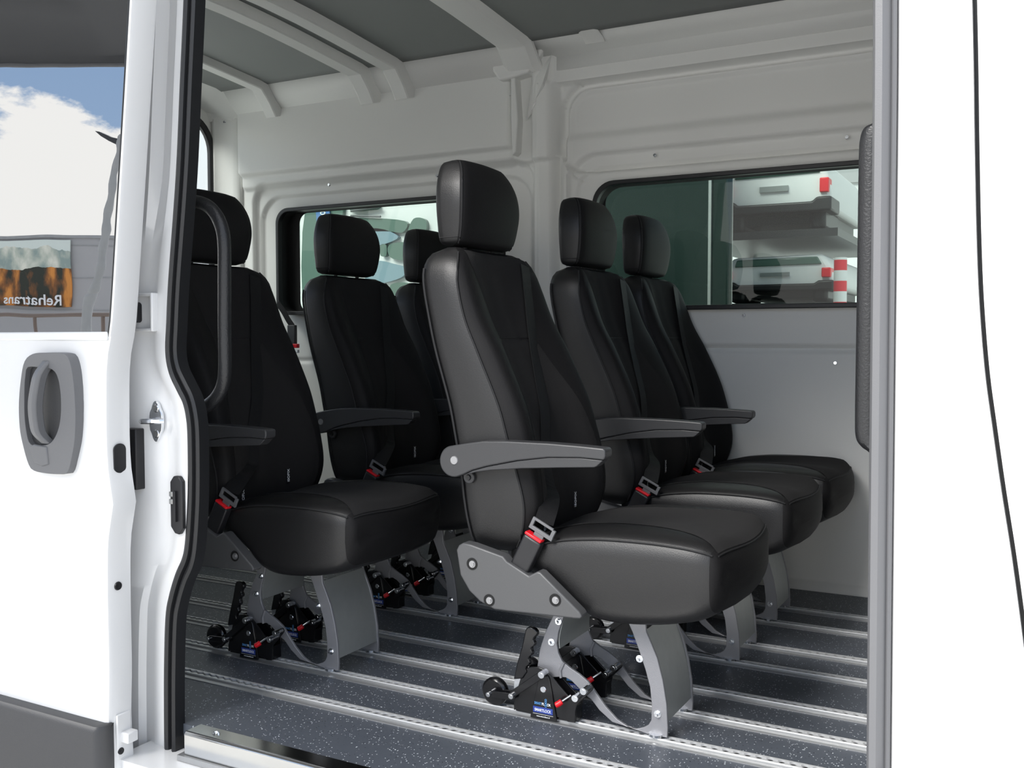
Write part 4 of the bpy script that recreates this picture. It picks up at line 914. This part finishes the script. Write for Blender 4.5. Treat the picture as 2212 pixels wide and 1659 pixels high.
# made-up cars on decks, standing in for warped car reflections
CYY = 7.6
def fr(px, py): return Yp(px, py, CYY)
E2 = empty('yard_wall', (0, 12, GZ), 'bright concrete wall at the end of the yard seen through the large window', 'wall'); of2 = E2.location
q = MB(); q.box(-9, 7, 11.9, 12.2, GZ, 3.9); q.build('wall', 'light_wall', E2, of2)
q = MB(); q.box(-9, 7, 11.86, 11.9, 2.75, 2.95); q.box(-9, 7, 11.86, 11.9, 1.2, 1.36); q.build('band', 'grey_wall', E2, of2)
def car(px0, px1, py_top, py_bot, label, shade):
    x0, zt = fr(px0, py_top); x1, zb = fr(px1, py_bot)[0], fr(px0, py_bot)[1]; W_, H_ = x1-x0, zt-zb
    E = empty('standin_car', ((x0+x1)/2, CYY, zb), label, 'car', 'made-up cars beyond the large window'); of = E.location
    X = lambda u: x0+W_*u
    Zz = lambda v: zb+H_*v
    q = MB(); q.prism([(X(.02), Zz(.28)), (X(0), Zz(.45)), (X(.03), Zz(.75)), (X(.10), Zz(.97)), (X(.90), Zz(1)), (X(.96), Zz(.78)), (X(1), Zz(.45)), (X(.98), Zz(.28))], CYY, CYY+1.6); B_ = q.build('body', shade, E, of, bev=.03)
    MB().prism([(X(.12), Zz(.76)), (X(.14), Zz(.92)), (X(.86), Zz(.94)), (X(.90), Zz(.78))], CYY-.015, CYY+.1).build('rear_window', 'pale_green_glass', E, of, bev=.01)
    MB().prism([(X(-.01), Zz(.24)), (X(-.01), Zz(.44)), (X(.12), Zz(.44)), (X(.16), Zz(.38)), (X(.84), Zz(.38)), (X(.88), Zz(.44)), (X(1.01), Zz(.44)), (X(1.01), Zz(.24))], CYY-.05, CYY+.3).build('bumper', 'rubber', E, of, bev=.015)
    for u in (.02, .90): MB().box(X(u), X(u+.08), CYY-.03, CYY+.1, Zz(.50), Zz(.70)).build('tail_lamp', 'red', E, of, bev=.008)
    MB().box(X(.36), X(.62), CYY-.02, CYY+.05, Zz(.55), Zz(.63)).build('number_plate', 'sheet', E, of)
    for u in (.06, .80): MB().prism([(X(u), Zz(0)), (X(u), Zz(.3)), (X(u+.14), Zz(.3)), (X(u+.14), Zz(0))], CYY+.05, CYY+.6).build('wheel', 'rubber', E, of, bev=.03)
    MB().box(X(.08), X(.92), CYY+.1, CYY+1.4, Zz(.10), Zz(.26)).build('underbody', 'rubber', E, of)
    return E
car(1560, 1795, 356, 505, 'made-up white car on the upper deck, standing in for car reflections in the window', 'light_wall')
car(1560, 1800, 556, 655, 'made-up white car on the lower deck, standing in for the lower car reflections', 'light_wall')
def deck(py, yb, label):
    a = fr(1560, py); b = fr(1800, py); q = MB(); z = a[1]-.008
    E = empty('standin_deck', ((a[0]+b[0])/2, CYY, GZ), label, 'deck'); of = E.location  # made-up deck that only carries the stand-in cars
    q.box(a[0]-.3, b[0]+.05, CYY-.1, yb, z-.06, z); q.build('platform', 'plastic', E, of)
    for x in (a[0]-.3, b[0]-.01): MB().box(x, x+.06, yb-.08, yb, GZ, z-.06).build('post', 'rubber', E, of)
deck(505, CYY+2.0, 'made-up grey upper deck under the higher stand-in car behind the large window')
deck(655, CYY+1.85, 'made-up grey lower deck under the lower stand-in car behind the large window')
for px, lb in ((1831, 'red and white striped barrier post, a stand-in for its reflection beside the made-up cars'),):
    E = empty('standin_barrier', (fr(px, 600)[0], CYY-.3, GZ), lb, 'barrier'); p = E.location  # added as a solid stand-in for a mirrored barrier
    q = MB(); q.cyl((p.x, p.y, GZ), (0, 0, 1), .052, Yp(1831, 556, CYY-.3)[1]-GZ, 20, .045); q.build('post', 'barrier_stripes', E, p)
    q = MB(); q.cyl((p.x, p.y, GZ), (0, 0, 1), .18, .06, 20, .14); q.build('foot', 'rubber', E, p)
# pale building beyond the rear window
E = empty('rear_building', (-9, 8, GZ), 'white building with a grey strip seen through the rear window at far left', 'building'); of = E.location
q = MB(); q.box(-12, -9, 4.5, 16, GZ, 7); q.build('wall', 'light_wall', E, of)
q = MB(); q.box(-9.05, -8.98, 8.25, 8.62, GZ, 4.4); q.build('downpipe_panel', 'grey_wall', E, of)
